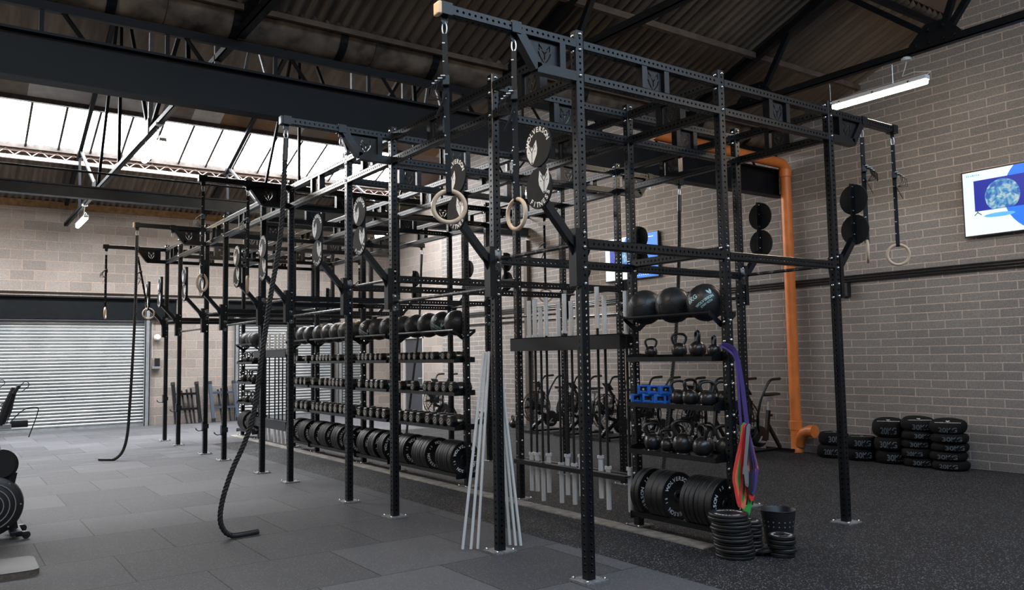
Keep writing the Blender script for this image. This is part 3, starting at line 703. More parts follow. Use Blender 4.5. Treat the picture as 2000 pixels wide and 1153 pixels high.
def screen_img():
    """one generic promotional picture: pale left half, blue right half, a television showing a planet"""
    mb = MB(); w, h = 1.56, .89
    y = -.002
    def quad(x0, z0, x1, z1, mi, d):
        mb.add([(x0, -d, z0), (x1, -d, z0), (x1, -d, z1), (x0, -d, z1)], [(0, 1, 2, 3)], mi)
    quad(-w / 2, -h / 2, w / 2, h / 2, 0, .001)
    # blue sweep on the right: circle-edged area
    poly = [(.30 - math.sqrt(max(.0, .56 ** 2 - (z - .06) ** 2)), z) for z in [-h / 2 + h * k / 16 for k in range(17)]]
    poly = [(w / 2, -h / 2), (w / 2, h / 2)] + poly[::-1]
    mb.add([(x, -.002, z) for x, z in poly], [tuple(range(len(poly)))], 1)
    quad(-.635, -.115, .16, .315, 2, .003)
    c = [(-.27 + .225 * math.cos(2 * PI * k / 40), .065 + .225 * math.sin(2 * PI * k / 40)) for k in range(40)]
    mb.add([(x, -.004, max(z, -.11)) for x, z in c], [tuple(range(40))], 3)
    for a, b in (((-.60, -.13), (-.645, -.17)), ((-.60, -.13), (-.55, -.17)), ((-.60, -.10), (-.60, -.13))):
        mb.sweep([(a[0], -.0045, a[1]), (b[0], -.0045, b[1])], .005, 4, 4, smooth=False)
    sh = [(-.40 + .20 * math.cos(2 * PI * k / 24), -.195 + .03 * math.sin(2 * PI * k / 24)) for k in range(24)]
    mb.add([(x + .08, -.0025, z) for x, z in sh], [tuple(range(24))], 5)
    for k in range(7): quad(-.73 + k * .026, .385, -.73 + k * .026 + (.014 if k % 3 else .02), .385 + .014 + .004 * (k % 2), 5, .003)
    for k in range(6): quad(.50 + k * .03, .36, .52 + k * .03, .372, 6, .003)
    for k in range(9): quad(.12 + k * .06, -.40, .15 + k * .06, -.392, 6, .003)
    return mb
def em2(name, c, s=1.0): return emit(name, c, s)
pm, nt, b, N, L = nmat('screen planet')
tc = N.new('ShaderNodeTexCoord'); nz = N.new('ShaderNodeTexNoise'); nz.inputs['Scale'].default_value = 9; nz.inputs['Detail'].default_value = 8; nz.inputs['Distortion'].default_value = 1.2
rr = N.new('ShaderNodeValToRGB'); rr.color_ramp.elements[0].position = .4; rr.color_ramp.elements[0].color = (.02, .14, .62, 1); rr.color_ramp.elements[1].position = .62; rr.color_ramp.elements[1].color = (.75, .88, .95, 1)
k = rr.color_ramp.elements.new(.5); k.color = (.08, .45, .80, 1)
L.new(tc.outputs['Object'], nz.inputs['Vector']); L.new(nz.outputs['Fac'], rr.inputs['Fac']); L.new(rr.outputs['Color'], b.inputs['Emission Color']); b.inputs['Emission Strength'].default_value = .5; b.inputs['Base Color'].default_value = (.02, .02, .02, 1)
SCR = [em2('screen pale', (.72, .84, .90), .40), em2('screen blue', (.012, .16, .85), .50), em2('screen night blue', (.006, .02, .30), .45), pm, M['blackplastic'], em2('screen soft blue', (.10, .40, .82), .45), em2('screen white', (.85, .9, 1), .9)]
def tv(y, z, label, dup_from=None):
    if dup_from: return dup(dup_from, label, (XWALL - .08, y, z))
    t = thing('television', label, 'television', (XWALL - .08, y, z), -PI / 2, 'wall televisions')
    mb = MB(); mb.box(-.80, .80, .0, .045, -.465, .465, c=.006); mb.box(-.3, .3, .04, .079, -.2, .2); build('case', mb, M['blackplastic'], t)
    build('screen', screen_img(), SCR, t)
    mb = MB(); mb.sweep([(.05, .03, -.46), (.06, .035, -.55), (.0, .04, -.6), (.03, .04, -.75), (.0, .045, -.85)], .005, 6); build('cable', mb, M['blackplastic'], t)
    return t
tv1 = tv(.06, 3.68, 'large wall television with planet picture, cut by the right edge')
tv(7.60, 3.68, 'wall television partly hidden behind the rig uprights', tv1)
# ================================================================ THE RIG
CAMP = Vector((-4.0013, -4.7322, 1.6720))
rig = thing('training_rig', 'huge black bolted steel training rig filling the middle of the gym', 'rig', (0, 0, 0))
ZU, ZL, ZM, ZB = 4.075, 3.815, 2.52, 2.27
T = .075
up_me = tube_mesh('upright', H - .012)
bp = MB(); bp.box(-.105, .105, -.105, .105, -.0, .012)
for sx in (-1, 1):
    for sy in (-1, 1):
        bp.lathe([(.011, .012), (.013, .012), (.013, .022), (.006, .03)], 8, 1, Matrix.Translation((sx * .082, sy * .082, 0)))
bp_me = bp.mesh('base_plate', [M['baseplate'], M['zinc']])
bolt_me = MB().lathe([(.0155, 0), (.0155, .006), (.011, .013), (.004, .016)], 10).mesh('bolt', [M['zinc']])
ups, bolts = {}, []
for r in range(3):
    for f in range(10):
        u = ob('upright', up_me, rig, (XR[r], Y[f], .012)); ups[(r, f)] = u
        ob('base_plate', bp_me, u, (0, 0, -.012))
        zs = [(4.155, 0), (4.03, 0), (3.825, 0), (2.60, 0), (2.49, 0)]
        if r == 1: zs += [(1.95, 0), (1.78, 0), (1.56, 0), (1.40, 0), (1.13, 0), (.98, 0), (.68, 0), (.52, 0)]
        else: zs += [(2.33, 0), (2.21, 0)]
        for z, _ in zs:
            bolts.append((u, Vector((0, -T / 2, z)), Euler((PI / 2, 0, 0)), Vector((XR[r], Y[f] - T / 2, z))))
            bolts.append((u, Vector((-T / 2, 0, z - .012)), Euler((0, -PI / 2, 0)), Vector((XR[r] - T / 2, Y[f], z))))
bolts.sort(key=lambda b: (b[3] - CAMP).length)
for u, p, e, _ in bolts[:100]: ob('bolt', bolt_me, u, p - Vector((0, 0, .012)), e)
mb = MB()
for u, p, e, wpt in bolts[100:]:
    mb.lathe([(.0155, 0), (.0155, .006), (.011, .013), (.004, .016)], 6, 0, Matrix.Translation(u.location + p - Vector((0, 0, .012))) @ e.to_matrix().to_4x4(), smooth=False)
build('bolt', mb, M['zinc'], rig)['kind'] = 'stuff'

# beams
xb_me = tube_mesh('cross_beam', W - T - .002)
def beam_y(length, cache={}):
    k = round(length, 3)
    if k not in cache: cache[k] = tube_mesh('long_beam', length)
    return cache[k]
for f in range(10):
    for b in range(2):
        for z in (ZU, ZL, ZM):
            ob('cross_beam', xb_me, rig, (XR[b] + T / 2 + .001, Y[f], z), (0, PI / 2, 0))
for f in range(9):
    for r in range(3):
        L_ = Y[f + 1] - Y[f] - T - .002
        for z in (ZU, ZL) + ((ZM + .045,) if (r == 1 and f % 2 == 0) else ()):
            ob('long_beam', beam_y(L_), rig, (XR[r], Y[f] + T / 2 + .001, z), (-PI / 2, 0, 0))
# logo panels between the two top beams: two posts and a pierced plate
hh = (ZU - ZL) / 2 - T / 2
v, fcs = poly_fill([[(-1.25, -1.32), (1.25, -1.32), (1.25, 1.32), (-1.25, 1.32)], EAR, mirror(EAR)[::-1][::-1], CHEEK, mirror(CHEEK), NOSE])
sc_ = .072
lp = MB()
for s in (-1, 1): lp.box(s * .128 - .028, s * .128 + .028, -.0375, .0375, -hh, hh)
for dy in (-.004, .004): lp.add([(p.x * sc_, dy, p.y * sc_) for p in v], fcs, 1)
lp_me = lp.mesh('logo_panel', [M['steel'], M['cutout']])
for f in range(10):
    for b in range(2): ob('logo_panel', lp_me, rig, (XR[b] + W / 2, Y[f], (ZU + ZL) / 2))
for f in range(9):
    for r in range(3): ob('logo_panel', lp_me, rig, (XR[r], (Y[f] + Y[f + 1]) / 2, (ZU + ZL) / 2), (0, 0, -PI / 2))

# pull-up bars
for r in (0, 2):
    for f in range(9):
        z = ZM if f % 2 == 0 else ZB
        L_ = Y[f + 1] - Y[f] - T
        mb = MB(); mb.cyl((0, .004, 0), (0, L_ - .004, 0), .0175, 12)
        for yy in (.004, L_ - .004): mb.box(-.035, .035, yy - .004, yy + .004, -.10, .08)
        build('pull_up_bar', mb, M['bar'], rig, (XR[r], Y[f] + T / 2, z))

# target boards on angled brackets
DISC_R = .156
def disc_mesh(upper):
    mb = MB(); R = DISC_R
    to = Matrix(((0, 0, -1, 0), (-1, 0, 0, 0), (0, 1, 0, 0), (0, 0, 0, 1)))
    mb.lathe([(R - .003, 0), (R, .003), (R, .012), (R - .003, .015)], 40, 0, to, smooth=True)
    up = lambda vs, z: [to @ Vector((p[0], p[1], z)) for p in vs]
    if upper: vs, fs = arc_text('WOLVERSON', R * .80, .052, 92, 17.5, .035)
    else: vs, fs = arc_text('FITNESS', R * .80, .052, 283, 18.5, .035, inward=True)
    mb.add(up(vs, .0155), fs, 1)
    s = R * .47; ox, oy = (-.46 * R, -.22 * R) if upper else (.44 * R, .26 * R)
    vs, fs = poly_fill([HEAD]); mb.add(up([(p.x * s + ox, p.y * s + oy) for p in vs], .0156), fs, 1)
    for a, b, w_ in HLINES:
        a, b = Vector(a), Vector(b); q = (b - a).normalized(); q = Vector((-q.y, q.x)) * w_
        mb.add(up([((p.x) * s + ox, (p.y) * s + oy) for p in (a - q, b - q * .7, b + q * .7, a + q)], .0160), [(0, 1, 2, 3)], 0)
    vs, fs = poly_fill([NOSETIP]); mb.add(up([(p.x * s + ox, p.y * s + oy) for p in vs], .0160), fs, 0)
    return mb.mesh('target_board', [M['disc'], M['white']])
dU, dL = disc_mesh(True), disc_mesh(False)
br = MB()
br.box(-.052, .0, -.045, .045, -.33, .11)
br.sweep([(-.02, 0, -.02), (-.07, 0, .02), (-.31, 0, .285)], .042, 4, 0, smooth=False, phase=PI / 4)
br.prism([(-.05, -.10), (-.05, .04), (-.15, .10)], -.006, .006, 0, Matrix(((1, 0, 0, 0), (0, 0, -1, 0), (0, 1, 0, 0), (0, 0, 0, 1))))
br.box(-.345, -.325, -.022, .022, .24, .86); br.box(-.325, -.290, -.004, .004, .26, .86)
br_me = br.mesh('target_bracket', [M['steel']])
nutm = MB()
for z in (.335, .45, .58, .72, .83): nutm.lathe([(.008, 0), (.008, .006), (.003, .009)], 6, 0, Matrix.Translation((-.326, .012, z)) @ Matrix.Rotation(PI / 2, 4, 'Y'))
nut_me = nutm.mesh('bracket_nut', [M['zinc']])
for r in (0, 2):
    for f in range(10):
        s = -1 if r == 0 else 1
        t = ob('target_bracket', br_me, rig, (XR[r] + s * T / 2, Y[f], ZM), (0, 0, 0 if r == 0 else PI))
        ob('target_board', dU, t, (-.348, 0, 3.222 - ZM)); ob('target_board', dL, t, (-.348, 0, 2.907 - ZM))
        ob('bracket_nut', nut_me, t)

# hanging arms with pierced gusset
arm = tube_mesh('hanging_arm', 1.19)
g = MB()
tb = lambda a, b: g.sweep([a, b], .053, 4, 0, smooth=False, phase=PI / 4)
tb((-.0, 0, ZL - ZU), (-.375, 0, ZL - ZU)); tb((-.36, 0, ZL - ZU), (-.535, 0, -.02))
g.box(-.16, -.105, -.0375, .0375, ZL - ZU + .03, -.03)
s2 = .072
pan = [(-.40, -.235), (-.13, -.235), (-.13, -.03), (-.52, -.03)]
offx, offz = -.285, -.13
cuts = [[(x * s2 * .95, z * s2 * .95) for x, z in p] for p in (EAR, mirror(EAR), CHEEK, mirror(CHEEK), NOSE)]
v, fcs = poly_fill([[(x - offx, z - offz) for x, z in pan]] + cuts)
for dy in (-.004, .004): g.add([(p.x + offx, dy, p.y + offz) for p in v], fcs, 1)
g_me = g.mesh('gusset_panel', [M['steel'], M['cutout']])
hk = MB()
hk.box(-.028, .028, -.005, .005, -.075, -.03); hk.lathe([(.028, -.005), (.028, .005)], 14, 0, Matrix.Translation((0, 0, -.075)) @ Matrix.Rotation(PI / 2, 4, 'X'))
hk.box(-.042, .042, -.046, .046, -.043, .043)
hk_me = hk.mesh('hook_collar', [M['steel']])
cap_me = MB().box(-.034, .0, -.04, .04, -.045, .045, c=.008).mesh('end_cap', [M['steel']])
capw_me = MB().box(-.034, .0, -.04, .04, -.045, .045, c=.008).mesh('end_cap', [M['wood']])
ARMF = [0, 2, 4, 7, 9]
for r in (0, 2):
    for f in ARMF:
        s = -1 if r == 0 else 1
        root = ob('hanging_arm', arm, rig, (XR[r] + s * T / 2, Y[f], ZU), (0, -PI / 2 if r == 0 else PI / 2, 0))
        # children live in the arm's own frame: local z runs outwards
        inv = Matrix.Rotation(0, 4, 'Z')
        q = (0, PI / 2, 0) if r == 0 else (0, PI / 2, 0)
        def put(name, me, d):
            o = ob(name, me, root)
            if r == 0: o.matrix_basis = Matrix.Rotation(PI / 2, 4, 'Y') @ Matrix.Translation((-d, 0, 0))
            else: o.matrix_basis = Matrix.Rotation(-PI / 2, 4, 'Y') @ Matrix.Translation((d, 0, 0)) @ Matrix.Rotation(PI, 4, 'Z')
            return o
        put('gusset_panel', g_me, 0.0)
        put('hook_collar', hk_me, 1.155); put('hook_collar', hk_me, .565)
        e = put('end_cap', capw_me if f in (0, 7) and r == 0 else cap_me, 1.185)
        if f in (0, 7) and r == 0: e['label'] = 'pale wooden looking end cap'

# ------------------------------------------------ storage bolted into the middle row
XF, XK = W - .155, W + .155
def shelf(f0, f1, z, ball=False):
    a, b = Y[f0] + .045, Y[f1] - .045; mb = MB()
    if ball:
        mb.cyl((XF, a, z), (XF, b, z), .016, 8); mb.cyl((XK, a, z), (XK, b, z), .016, 8)
        for yy in (a, b):
            mb.prism([(XF - .02, z + .02), (XF - .02, z - .025), (W - .04, z - .125), (W + .04, z - .125), (XK + .02, z - .025), (XK + .02, z + .02), (XK - .02, z - .01), (W, z - .085), (XF + .02, z - .01)], yy - .004, yy + .004, 0, Matrix(((1, 0, 0, 0), (0, 0, 1, 0), (0, 1, 0, 0), (0, 0, 0, 1))))
        return build('ball_rail', mb, M['steel'], rig)
    mb.box(XF, XK, a, b, z - .006, z); mb.box(XF - .006, XF, a, b, z - .034, z + .010); mb.box(XK, XK + .006, a, b, z - .034, z + .03)
    for yy in (a, b):
        mb.prism([(XF, z - .034), (XK, z - .034), (XK, z + .035), (W - .04, z + .05), (XF + .04, z + .035), (XF, z + .010)], yy - .004, yy + .004, 0, Matrix(((1, 0, 0, 0), (0, 0, 1, 0), (0, 1, 0, 0), (0, 0, 0, 1))))
    return build('shelf', mb, M['steel'], rig)
def plate_rail(f0, f1, z=.15):
    a, b = Y[f0] + .045, Y[f1] - .045; mb = MB()
    for xx in (W - .125, W + .125): mb.box(xx - .02, xx + .02, a, b, z - .025, z + .02)
    for yy in (a, b): mb.box(W - .15, W + .15, yy - .004, yy + .004, z - .05, z + .02)
    build('plate_rail', mb, M['steel'], rig)
SZ = (1.63, 1.20, .755)
for a, b in ((0, 1), (3, 4), (4, 5), (5, 6), (6, 7), (8, 9)):
    shelf(a, b, 2.02, True)
    for z in SZ: shelf(a, b, z)
    plate_rail(a, b)
def bar_holder(f0, f1):
    a, b = Y[f0] + .045, Y[f1] - .045; mb = MB()
    mb.box(W - .15, W - .142, a, b, 1.725, 1.875); mb.box(W + .10, W + .108, a, b, 1.725, 1.875)
    mb.box(W - .15, W - .085, a, b, 1.867, 1.875); mb.box(W + .045, W + .108, a, b, 1.867, 1.875)
    build('barbell_holder', mb, M['steel'], rig)
    mb = MB(); mb.box(W - .12, W - .045, a, b, .47, .478); mb.box(W + .005, W + .08, a, b, .47, .478); mb.box(W - .126, W - .12, a, b, .43, .478)
    build('bar_cradle', mb, M['steel'], rig)
bar_holder(1, 2); bar_holder(7, 8)
mb = MB(); mb.box(W - .14, W - .132, Y[7] + .05, Y[8] - .05, .30, .47)
build('barbell_holder', mb, M['steel'], rig)
# ================================================================ GEAR
VIEWROT = -.614          # turns a thing so that its local x runs across the view
# ---------------------------------------------------------------- medicine balls
RB = .17
def ball_proto():
    t = thing('medicine_ball', 'x', 'ball', (0, 0, 0), 0)
    mb = MB(); n = 24
    prof = [(RB * math.sin(PI * k / n), -RB * math.cos(PI * k / n)) for k in range(1, n)]
    mb.lathe(prof, 36); build('ball_shell', mb, M['vinyl'], t)
    ph = (1 + 5 ** .5) / 2; V = []
    for a in (-1, 1):
        for b in (-1, 1):
            for c in (-1, 1): V.append(Vector((a, b, c)))
            V += [Vector((0, a / ph, b * ph)), Vector((a / ph, b * ph, 0)), Vector((a * ph, 0, b / ph))]
    mb = MB()
    for i in range(20):
        for j in range(i):
            if (V[i] - V[j]).length < 1.3:
                pts = [(V[i].lerp(V[j], k / 6)).normalized() * (RB + .0004) for k in range(7)]
                mb.sweep(pts, .0022, 5)
    build('panel_seams', mb, M['seam'], t)
    return t
bproto = ball_proto()
def wrap_sphere(vs, R): # text plane (x,y) onto the -X face of a sphere
    out = []
    for p in vs:
        a, b = p.x / R, p.y / R
        out.append(Vector((-math.cos(a) * math.cos(b), -math.sin(a) * math.cos(b), math.sin(b))) * (R + .0012))
    return out
def ball_print(t, kg, col='mint'):
    mb = MB(); vs, fs = glyphs(kg, .06, .03); mb.add(wrap_sphere([Vector((p.x - .085, p.y + .05, 0)) for p in vs], RB), fs)
    vs, fs = glyphs('WOLVERSON', .032, .03); mb.add(wrap_sphere([Vector((p.x + .0, p.y - .03, 0)) for p in vs], RB), fs)
    vs, fs = glyphs('STRENGTH', .026, .02); mb.add(wrap_sphere([Vector((p.x + .0, p.y - .062, 0)) for p in vs], RB), fs)
    for poly in (HEADL, mirror(HEADL)):
        vs, fs = poly_fill([poly]); mb.add(wrap_sphere([Vector((p.x * .024 + .085, p.y * .024 + .02, 0)) for p in vs], RB), fs)
    o = build('ball_print', mb, M[col], t); return o
first = True
secn = ['near long bay', 'near short bay', 'far long bay', 'far short bay']
rack1 = 'kettlebell rack'
def put_ball(loc, rot, label, group):
    global first
    if first:
        first = False; t = bproto; t.location = loc; t.rotation_euler = rot; t['label'] = label; t['group'] = group; return t
    return dup(bproto, label, loc, rot, None, group)
zb = 2.02 + math.sqrt((RB + .016) ** 2 - .155 ** 2)
put_ball((W, 1.0, zb), (.3, .5, .9), 'plain black medicine ball, left of three on top of the kettlebell rack', 'medicine balls on the kettlebell rack')
put_ball((W, .625, zb), (1.2, .1, .2), 'plain black medicine ball, middle of three on top of the kettlebell rack', 'medicine balls on the kettlebell rack')
b3 = put_ball((W, .232, zb), (0, 0, 0), 'black medicine ball with pale green print on the kettlebell rack', 'medicine balls on the kettlebell rack')
b3.rotation_euler = (-.62, .2, .55); ball_print(b3, '6KG')
def rowlab(i, n): return '%s from the near end' % ORD[i]
bi = 0
for k, (f0, f1, n) in enumerate(((3, 4, 5), (4, 5, 3), (5, 6, 5), (6, 7, 3))):
    a, b = Y[f0] + .06 + RB, Y[f1] - .06 - RB
    for i in range(n):
        yy = a + (b - a) * i / (n - 1) if n > 1 else (a + b) / 2
        t = put_ball((W, yy, zb), (random.uniform(0, 6), random.uniform(0, 6), random.uniform(0, 6)), 'black medicine ball, %s, ball rail above the dumbbells, %s' % (rowlab(i, n), secn[k]), 'medicine balls above the dumbbells')
        if (k, i) in ((0, 1), (1, 2)): t.rotation_euler = (.5, 0, .5); ball_print(t, '6KG', 'white' if k else 'mint'); t['label'] = 'black medicine ball with %s print on the rail above the dumbbells, %s' % ('white' if k else 'pale green', secn[k])
for i, yy in enumerate((12.62 + .06 + RB, 12.98 + .08, 13.5)):
    put_ball((W, yy, zb), (i, 2 * i, .4), 'black medicine ball, %s from the near end on the small far rack' % ORD[i], 'medicine balls on the far rack')

# ---------------------------------------------------------------- kettlebells (a mould 0.28 m tall)
def kb_proto():
    t = thing('kettlebell', 'x', 'kettlebell')
    mb = MB(); R = .088; c = .082; pr = [(.045, 0), (.058, .001)]
    for k in range(3, 20):
        a = -PI / 2 + PI * k / 20
        zz = c + R * math.sin(a)
        if zz > .004: pr.append((R * math.cos(a), zz))
    mb.lathe(pr, 28); build('bell', mb, M['iron'], t)
    pts = [(-.040, 0, .135), (-.060, 0, .165), (-.078, 0, .205), (-.080, 0, .235), (-.064, 0, .258), (-.03, 0, .268), (0, 0, .269)]
    pts = pts + [(-x, y, z) for x, y, z in reversed(pts[:-1])]
    # round the corners
    for _ in range(2):
        q = [pts[0]]
        for p0, p1 in zip(pts[:-1], pts[1:]):
            q += [tuple(.75 * a + .25 * b for a, b in zip(p0, p1)), tuple(.25 * a + .75 * b for a, b in zip(p0, p1))]
        pts = q + [pts[-1]]
    rr = [.018 - .003 * math.sin(PI * i / (len(pts) - 1)) for i in range(len(pts))]
    mb = MB(); mb.sweep(pts, rr, 10, up=(0, 1, 0)); build('handle', mb, M['iron'], t)
    mb = MB(); vs, fs = arc_text('WOLVERSON', .035, .012, 90, 22, .02); v2, f2 = poly_fill([HEAD]); v2 = [v * .018 for v in v2]
    def wrap(vs): return [Vector((p.x, -math.sqrt(max(1e-6, R * R - p.x ** 2 - p.y ** 2)) - .0008, c + p.y)) for p in vs]
    mb.add(wrap(vs), fs); mb.add(wrap(v2), f2); build('weight_mark', mb, M['shaft'], t)
    return t
kbp = kb_proto(); kfirst = True
def put_kb(x, y, z, s, rz, label, group):
    global kfirst
    if kfirst:
        kfirst = False; t = kbp; t.location = (x, y, z); t.rotation_euler = (0, 0, rz); t.scale = (s, s, s); t['label'] = label; t['group'] = group; return t
    return dup(kbp, label, (x, y, z), (0, 0, rz), (s, s, s), group)
A, B_ = VIEWROT, VIEWROT + PI / 2
G1 = 'kettlebells on the kettlebell rack'
put_kb(1.62, .915, SZ[0], .68, A, 'small black kettlebell alone at the left of the top rack shelf', G1)
put_kb(1.62, .55, SZ[0], .82, A, 'black kettlebell with its handle square on, middle of the top rack shelf', G1)
put_kb(1.62, .326, SZ[0], .88, B_, 'black kettlebell with its handle edge on, middle of the top rack shelf', G1)
put_kb(1.62, .135, SZ[0], .70, B_, 'small black kettlebell at the right end of the top rack shelf', G1)
put_kb(1.59, .545, SZ[1], .80, A, 'black kettlebell nearest the blue collars on the middle rack shelf', G1)
put_kb(1.57, .385, SZ[1], .86, A + .5, 'black kettlebell turned aside, second right of the blue collars', G1)
put_kb(1.71, .33, SZ[1], .80, A + .2, 'black kettlebell at the back of the middle rack shelf', G1)
put_kb(1.56, .175, SZ[1], .80, A, 'black kettlebell at the right front of the middle rack shelf', G1)
put_kb(1.70, .125, SZ[1], .78, A, 'black kettlebell half hidden at the right back of the middle rack shelf', G1)
put_kb(1.71, 1.02, SZ[2], 1.0, A + .6, 'black kettlebell at the left back of the bottom kettlebell shelf', G1)
put_kb(1.58, .885, SZ[2], .95, A, 'black kettlebell at the left front of the bottom kettlebell shelf', G1)
put_kb(1.585, .70, SZ[2], .78, A, 'smaller black kettlebell second along the bottom kettlebell shelf', G1)
put_kb(1.58, .50, SZ[2], 1.12, A, 'biggest black kettlebell in the centre of the bottom kettlebell shelf', G1)
put_kb(1.715, .72, SZ[2], .9, A, 'black kettlebell behind the smaller one on the bottom kettlebell shelf', G1)
put_kb(1.72, .36, SZ[2], .95, A + .3, 'black kettlebell behind the biggest one on the bottom kettlebell shelf', G1)
put_kb(1.575, .265, SZ[2], 1.02, B_ + .2, 'black kettlebell with its handle edge on at the right of the bottom kettlebell shelf', G1)
put_kb(1.71, .125, SZ[2], 1.0, A, 'black kettlebell at the right end of the bottom kettlebell shelf', G1)
for s in range(3):
    n = (4, 3, 4)[s]
    for i in range(n):
        put_kb(W - .04 + .03 * (i % 2), 12.80 + (13.55 - 12.80) * i / (n - 1) + .02, SZ[s], (.78, .95, .9)[s], A + (.0, 1.4, .2, 1.2)[i],
               'black kettlebell, %s from the near end on the %s shelf of the small far rack' % (ORD[i], ('top', 'middle', 'bottom')[s]), 'kettlebells on the far rack')
for i, (xx, yy) in enumerate(((6.95, 12.2), (7.1, 11.9), (7.25, 11.65), (7.0, 11.45), (7.3, 11.05), (7.05, 10.95), (7.35, 12.3))):
    put_kb(xx, yy, 0, 1.15 - .05 * (i % 3), A + i, 'black kettlebell on the floor by the brick wall, %s in its cluster' % ORD[i], 'kettlebells on the floor by the wall')

# ---------------------------------------------------------------- dumbbells
def db_proto():
    t = thing('hex_dumbbell', 'x', 'dumbbell')
    mbh = MB(); r = .06 / math.cos(PI / 6)
    hexp = lambda k: [(k * r * math.cos(PI / 3 * i + PI / 6 - PI / 6 + PI / 6 * 0 + PI / 6), k * r * math.sin(PI / 3 * i + PI / 6)) for i in range(6)]
    vs = []
    for xx, k in ((-.155, .80), (-.142, 1.0), (-.07, 1.0), (-.058, .86)):
        vs += [(xx, y, z + .06) for y, z in [(k * r * math.cos(PI / 3 * i), k * r * math.sin(PI / 3 * i)) for i in range(6)]]
    fs = [(5, 4, 3, 2, 1, 0), tuple(range(18, 24))]
    for a in range(3):
        for i in range(6): fs.append((a * 6 + i, a * 6 + (i + 1) % 6, a * 6 + 6 + (i + 1) % 6, a * 6 + 6 + i))
    mbh.add(vs, fs); me = mbh.mesh('hex_head', [M['urethane']])
    ob('hex_head', me, t); ob('hex_head', me, t, (0, 0, 0), (0, 0, PI))
    mb = MB(); mb.sweep([(-.062, 0, .06), (-.03, 0, .06), (0, 0, .06), (.03, 0, .06), (.062, 0, .06)], [.014, .0155, .017, .0155, .014], 12); build('grip', mb, M['chrome'], t)
    mb = MB(); R = .029; w = .0036
    def seg(a0, a1): mb.sweep([(-.1562, R * math.cos(a0 + (a1 - a0) * k / 10), .06 + R * math.sin(a0 + (a1 - a0) * k / 10)) for k in range(11)], w, 4, 0, smooth=False, up=(1, 0, 0), flat=(.0012, w))
    seg(PI * .05, PI * .88); seg(PI * 1.05, PI * 1.88)
    for dz in (-.009, .009):
        mb.sweep([(-.1562, -.026, .06 + .016 + dz * .6), (-.1562, .026, .06 - .016 + dz * .6)], w * .75, 4, 0, smooth=False, up=(1, 0, 0), flat=(.0012, w * .75))
    build('weight_emblem', mb, M['cream'], t)['label'] = 'cream ring emblem'
    return t
dbp = db_proto(); dfirst = True
shn = ('top', 'middle', 'bottom'); DBN = {0: (10, 6, 9, 5), 1: (8, 5, 9, 5), 2: (9, 5, 9, 5)}
for s in range(3):
    for k, (f0, f1) in enumerate(((3, 4), (4, 5), (5, 6), (6, 7))):
        n = DBN[s][k]; sc = (.97, 1.14, 1.26)[s]; wd = .141 * sc
        a, b = Y[f0] + .06 + wd / 2, Y[f1] - .06 - wd / 2
        free = (b - a) - (n - 1) * wd; gaps = [random.random() ** 2 for _ in range(n)]; tot = sum(gaps); yy = a
        spins = []
        for i in range(n):
            yy += gaps[i] / tot * max(0, free) * .95
            lab = 'black hex dumbbell, %s from the near end, %s dumbbell shelf, %s' % (ORD[i], shn[s], secn[k])
            loc = (W - .005 + random.uniform(-.012, .008), yy, SZ[s]); g = 'hex dumbbells on the %s shelf' % shn[s]
            if dfirst: dfirst = False; t = dbp; t.location = loc; t['label'] = lab; t['group'] = g; t.scale = (.95, sc, sc)
            else: t = dup(dbp, lab, loc, (0, 0, random.uniform(-.03, .03)), (.95, sc, sc), g)
            yy += wd

# ---------------------------------------------------------------- bumper plates
def plate_proto(th, kg):
    t = thing('bumper_plate', 'x', 'weight plate')
    to = Matrix(((1, 0, 0, 0), (0, 0, -1, 0), (0, 1, 0, 0), (0, 0, 0, 1)))       # axis z -> -y : face towards the near end
    R = .225; h = th / 2
    prof = [(.055, h - .012), (.10, h - .012), (.112, h - .004), (.205, h - .004), (.212, h), (R - .006, h), (R, h - .006), (R, -h + .006), (R - .006, -h), (.212, -h), (.205, -h + .004), (.112, -h + .004), (.10, -h + .012), (.055, -h + .012)]
    mb = MB(); mb.lathe(prof, 44, 0, to, closed=True)
    build('rubber_disc', mb, M['rubber'], t)
    mb = MB(); mb.lathe([(.026, h - .006), (.050, h - .006), (.056, h - .013), (.056, -h + .013), (.05, -h + .006), (.026, -h + .006)], 24, 0, to, closed=True); build('steel_hub', mb, M['shaft'], t)
    mb = MB()
    for c in (75, 255):
        vs, fs = arc_text('WOLVERSON', .160, .052, c, 13.2, .03); mb.add([to @ Vector((p[0], p[1], h - .0028)) for p in vs], fs)
        vs, fs = arc_text(kg, .160, .040, c - 88, 13, .02); mb.add([to @ Vector((p[0], p[1], h - .0028)) for p in vs], fs)
    mb2 = build('plate_lettering', mb, M['white'], t)
    return t
plp = {.05: plate_proto(.05, '15'), .068: plate_proto(.068, '15'), .088: plate_proto(.088, '15')}
pused = {k: False for k in plp}
def put_plate(th, loc, rot, label, group):
    t = plp[th]
    if not pused[th]:
        pused[th] = True; t.location = loc; t.rotation_euler = rot; t['label'] = label; t['group'] = group; return t
    return dup(t, label, loc, rot, None, group)
zc = .15 + math.sqrt((.225 + .012) ** 2 - .125 ** 2)
def plate_row(f0, f1, ths, where, group, gap=None):
    a, b = Y[f0] + .065, Y[f1] - .065
    tot = sum(ths); free = (b - a) - tot; i = 0; yy = a; n = len(ths)
    gp = gap or {}
    for i, th in enumerate(ths):
        yy += gp.get(i, .0) * free
        put_plate(th, (W, yy + th / 2, zc), (random.uniform(-.015, .015), random.uniform(0, 6.28), random.uniform(-.012, .012)), 'black bumper plate, %s from the near end, plate rail %s' % (ORD[i], where), group)
        yy += th + .0035
L1 = [.088, .05, .068, .05, .068, .05, .05, .088, .05, .068, .068, .05, .05, .088, .068, .05, .05, .05]
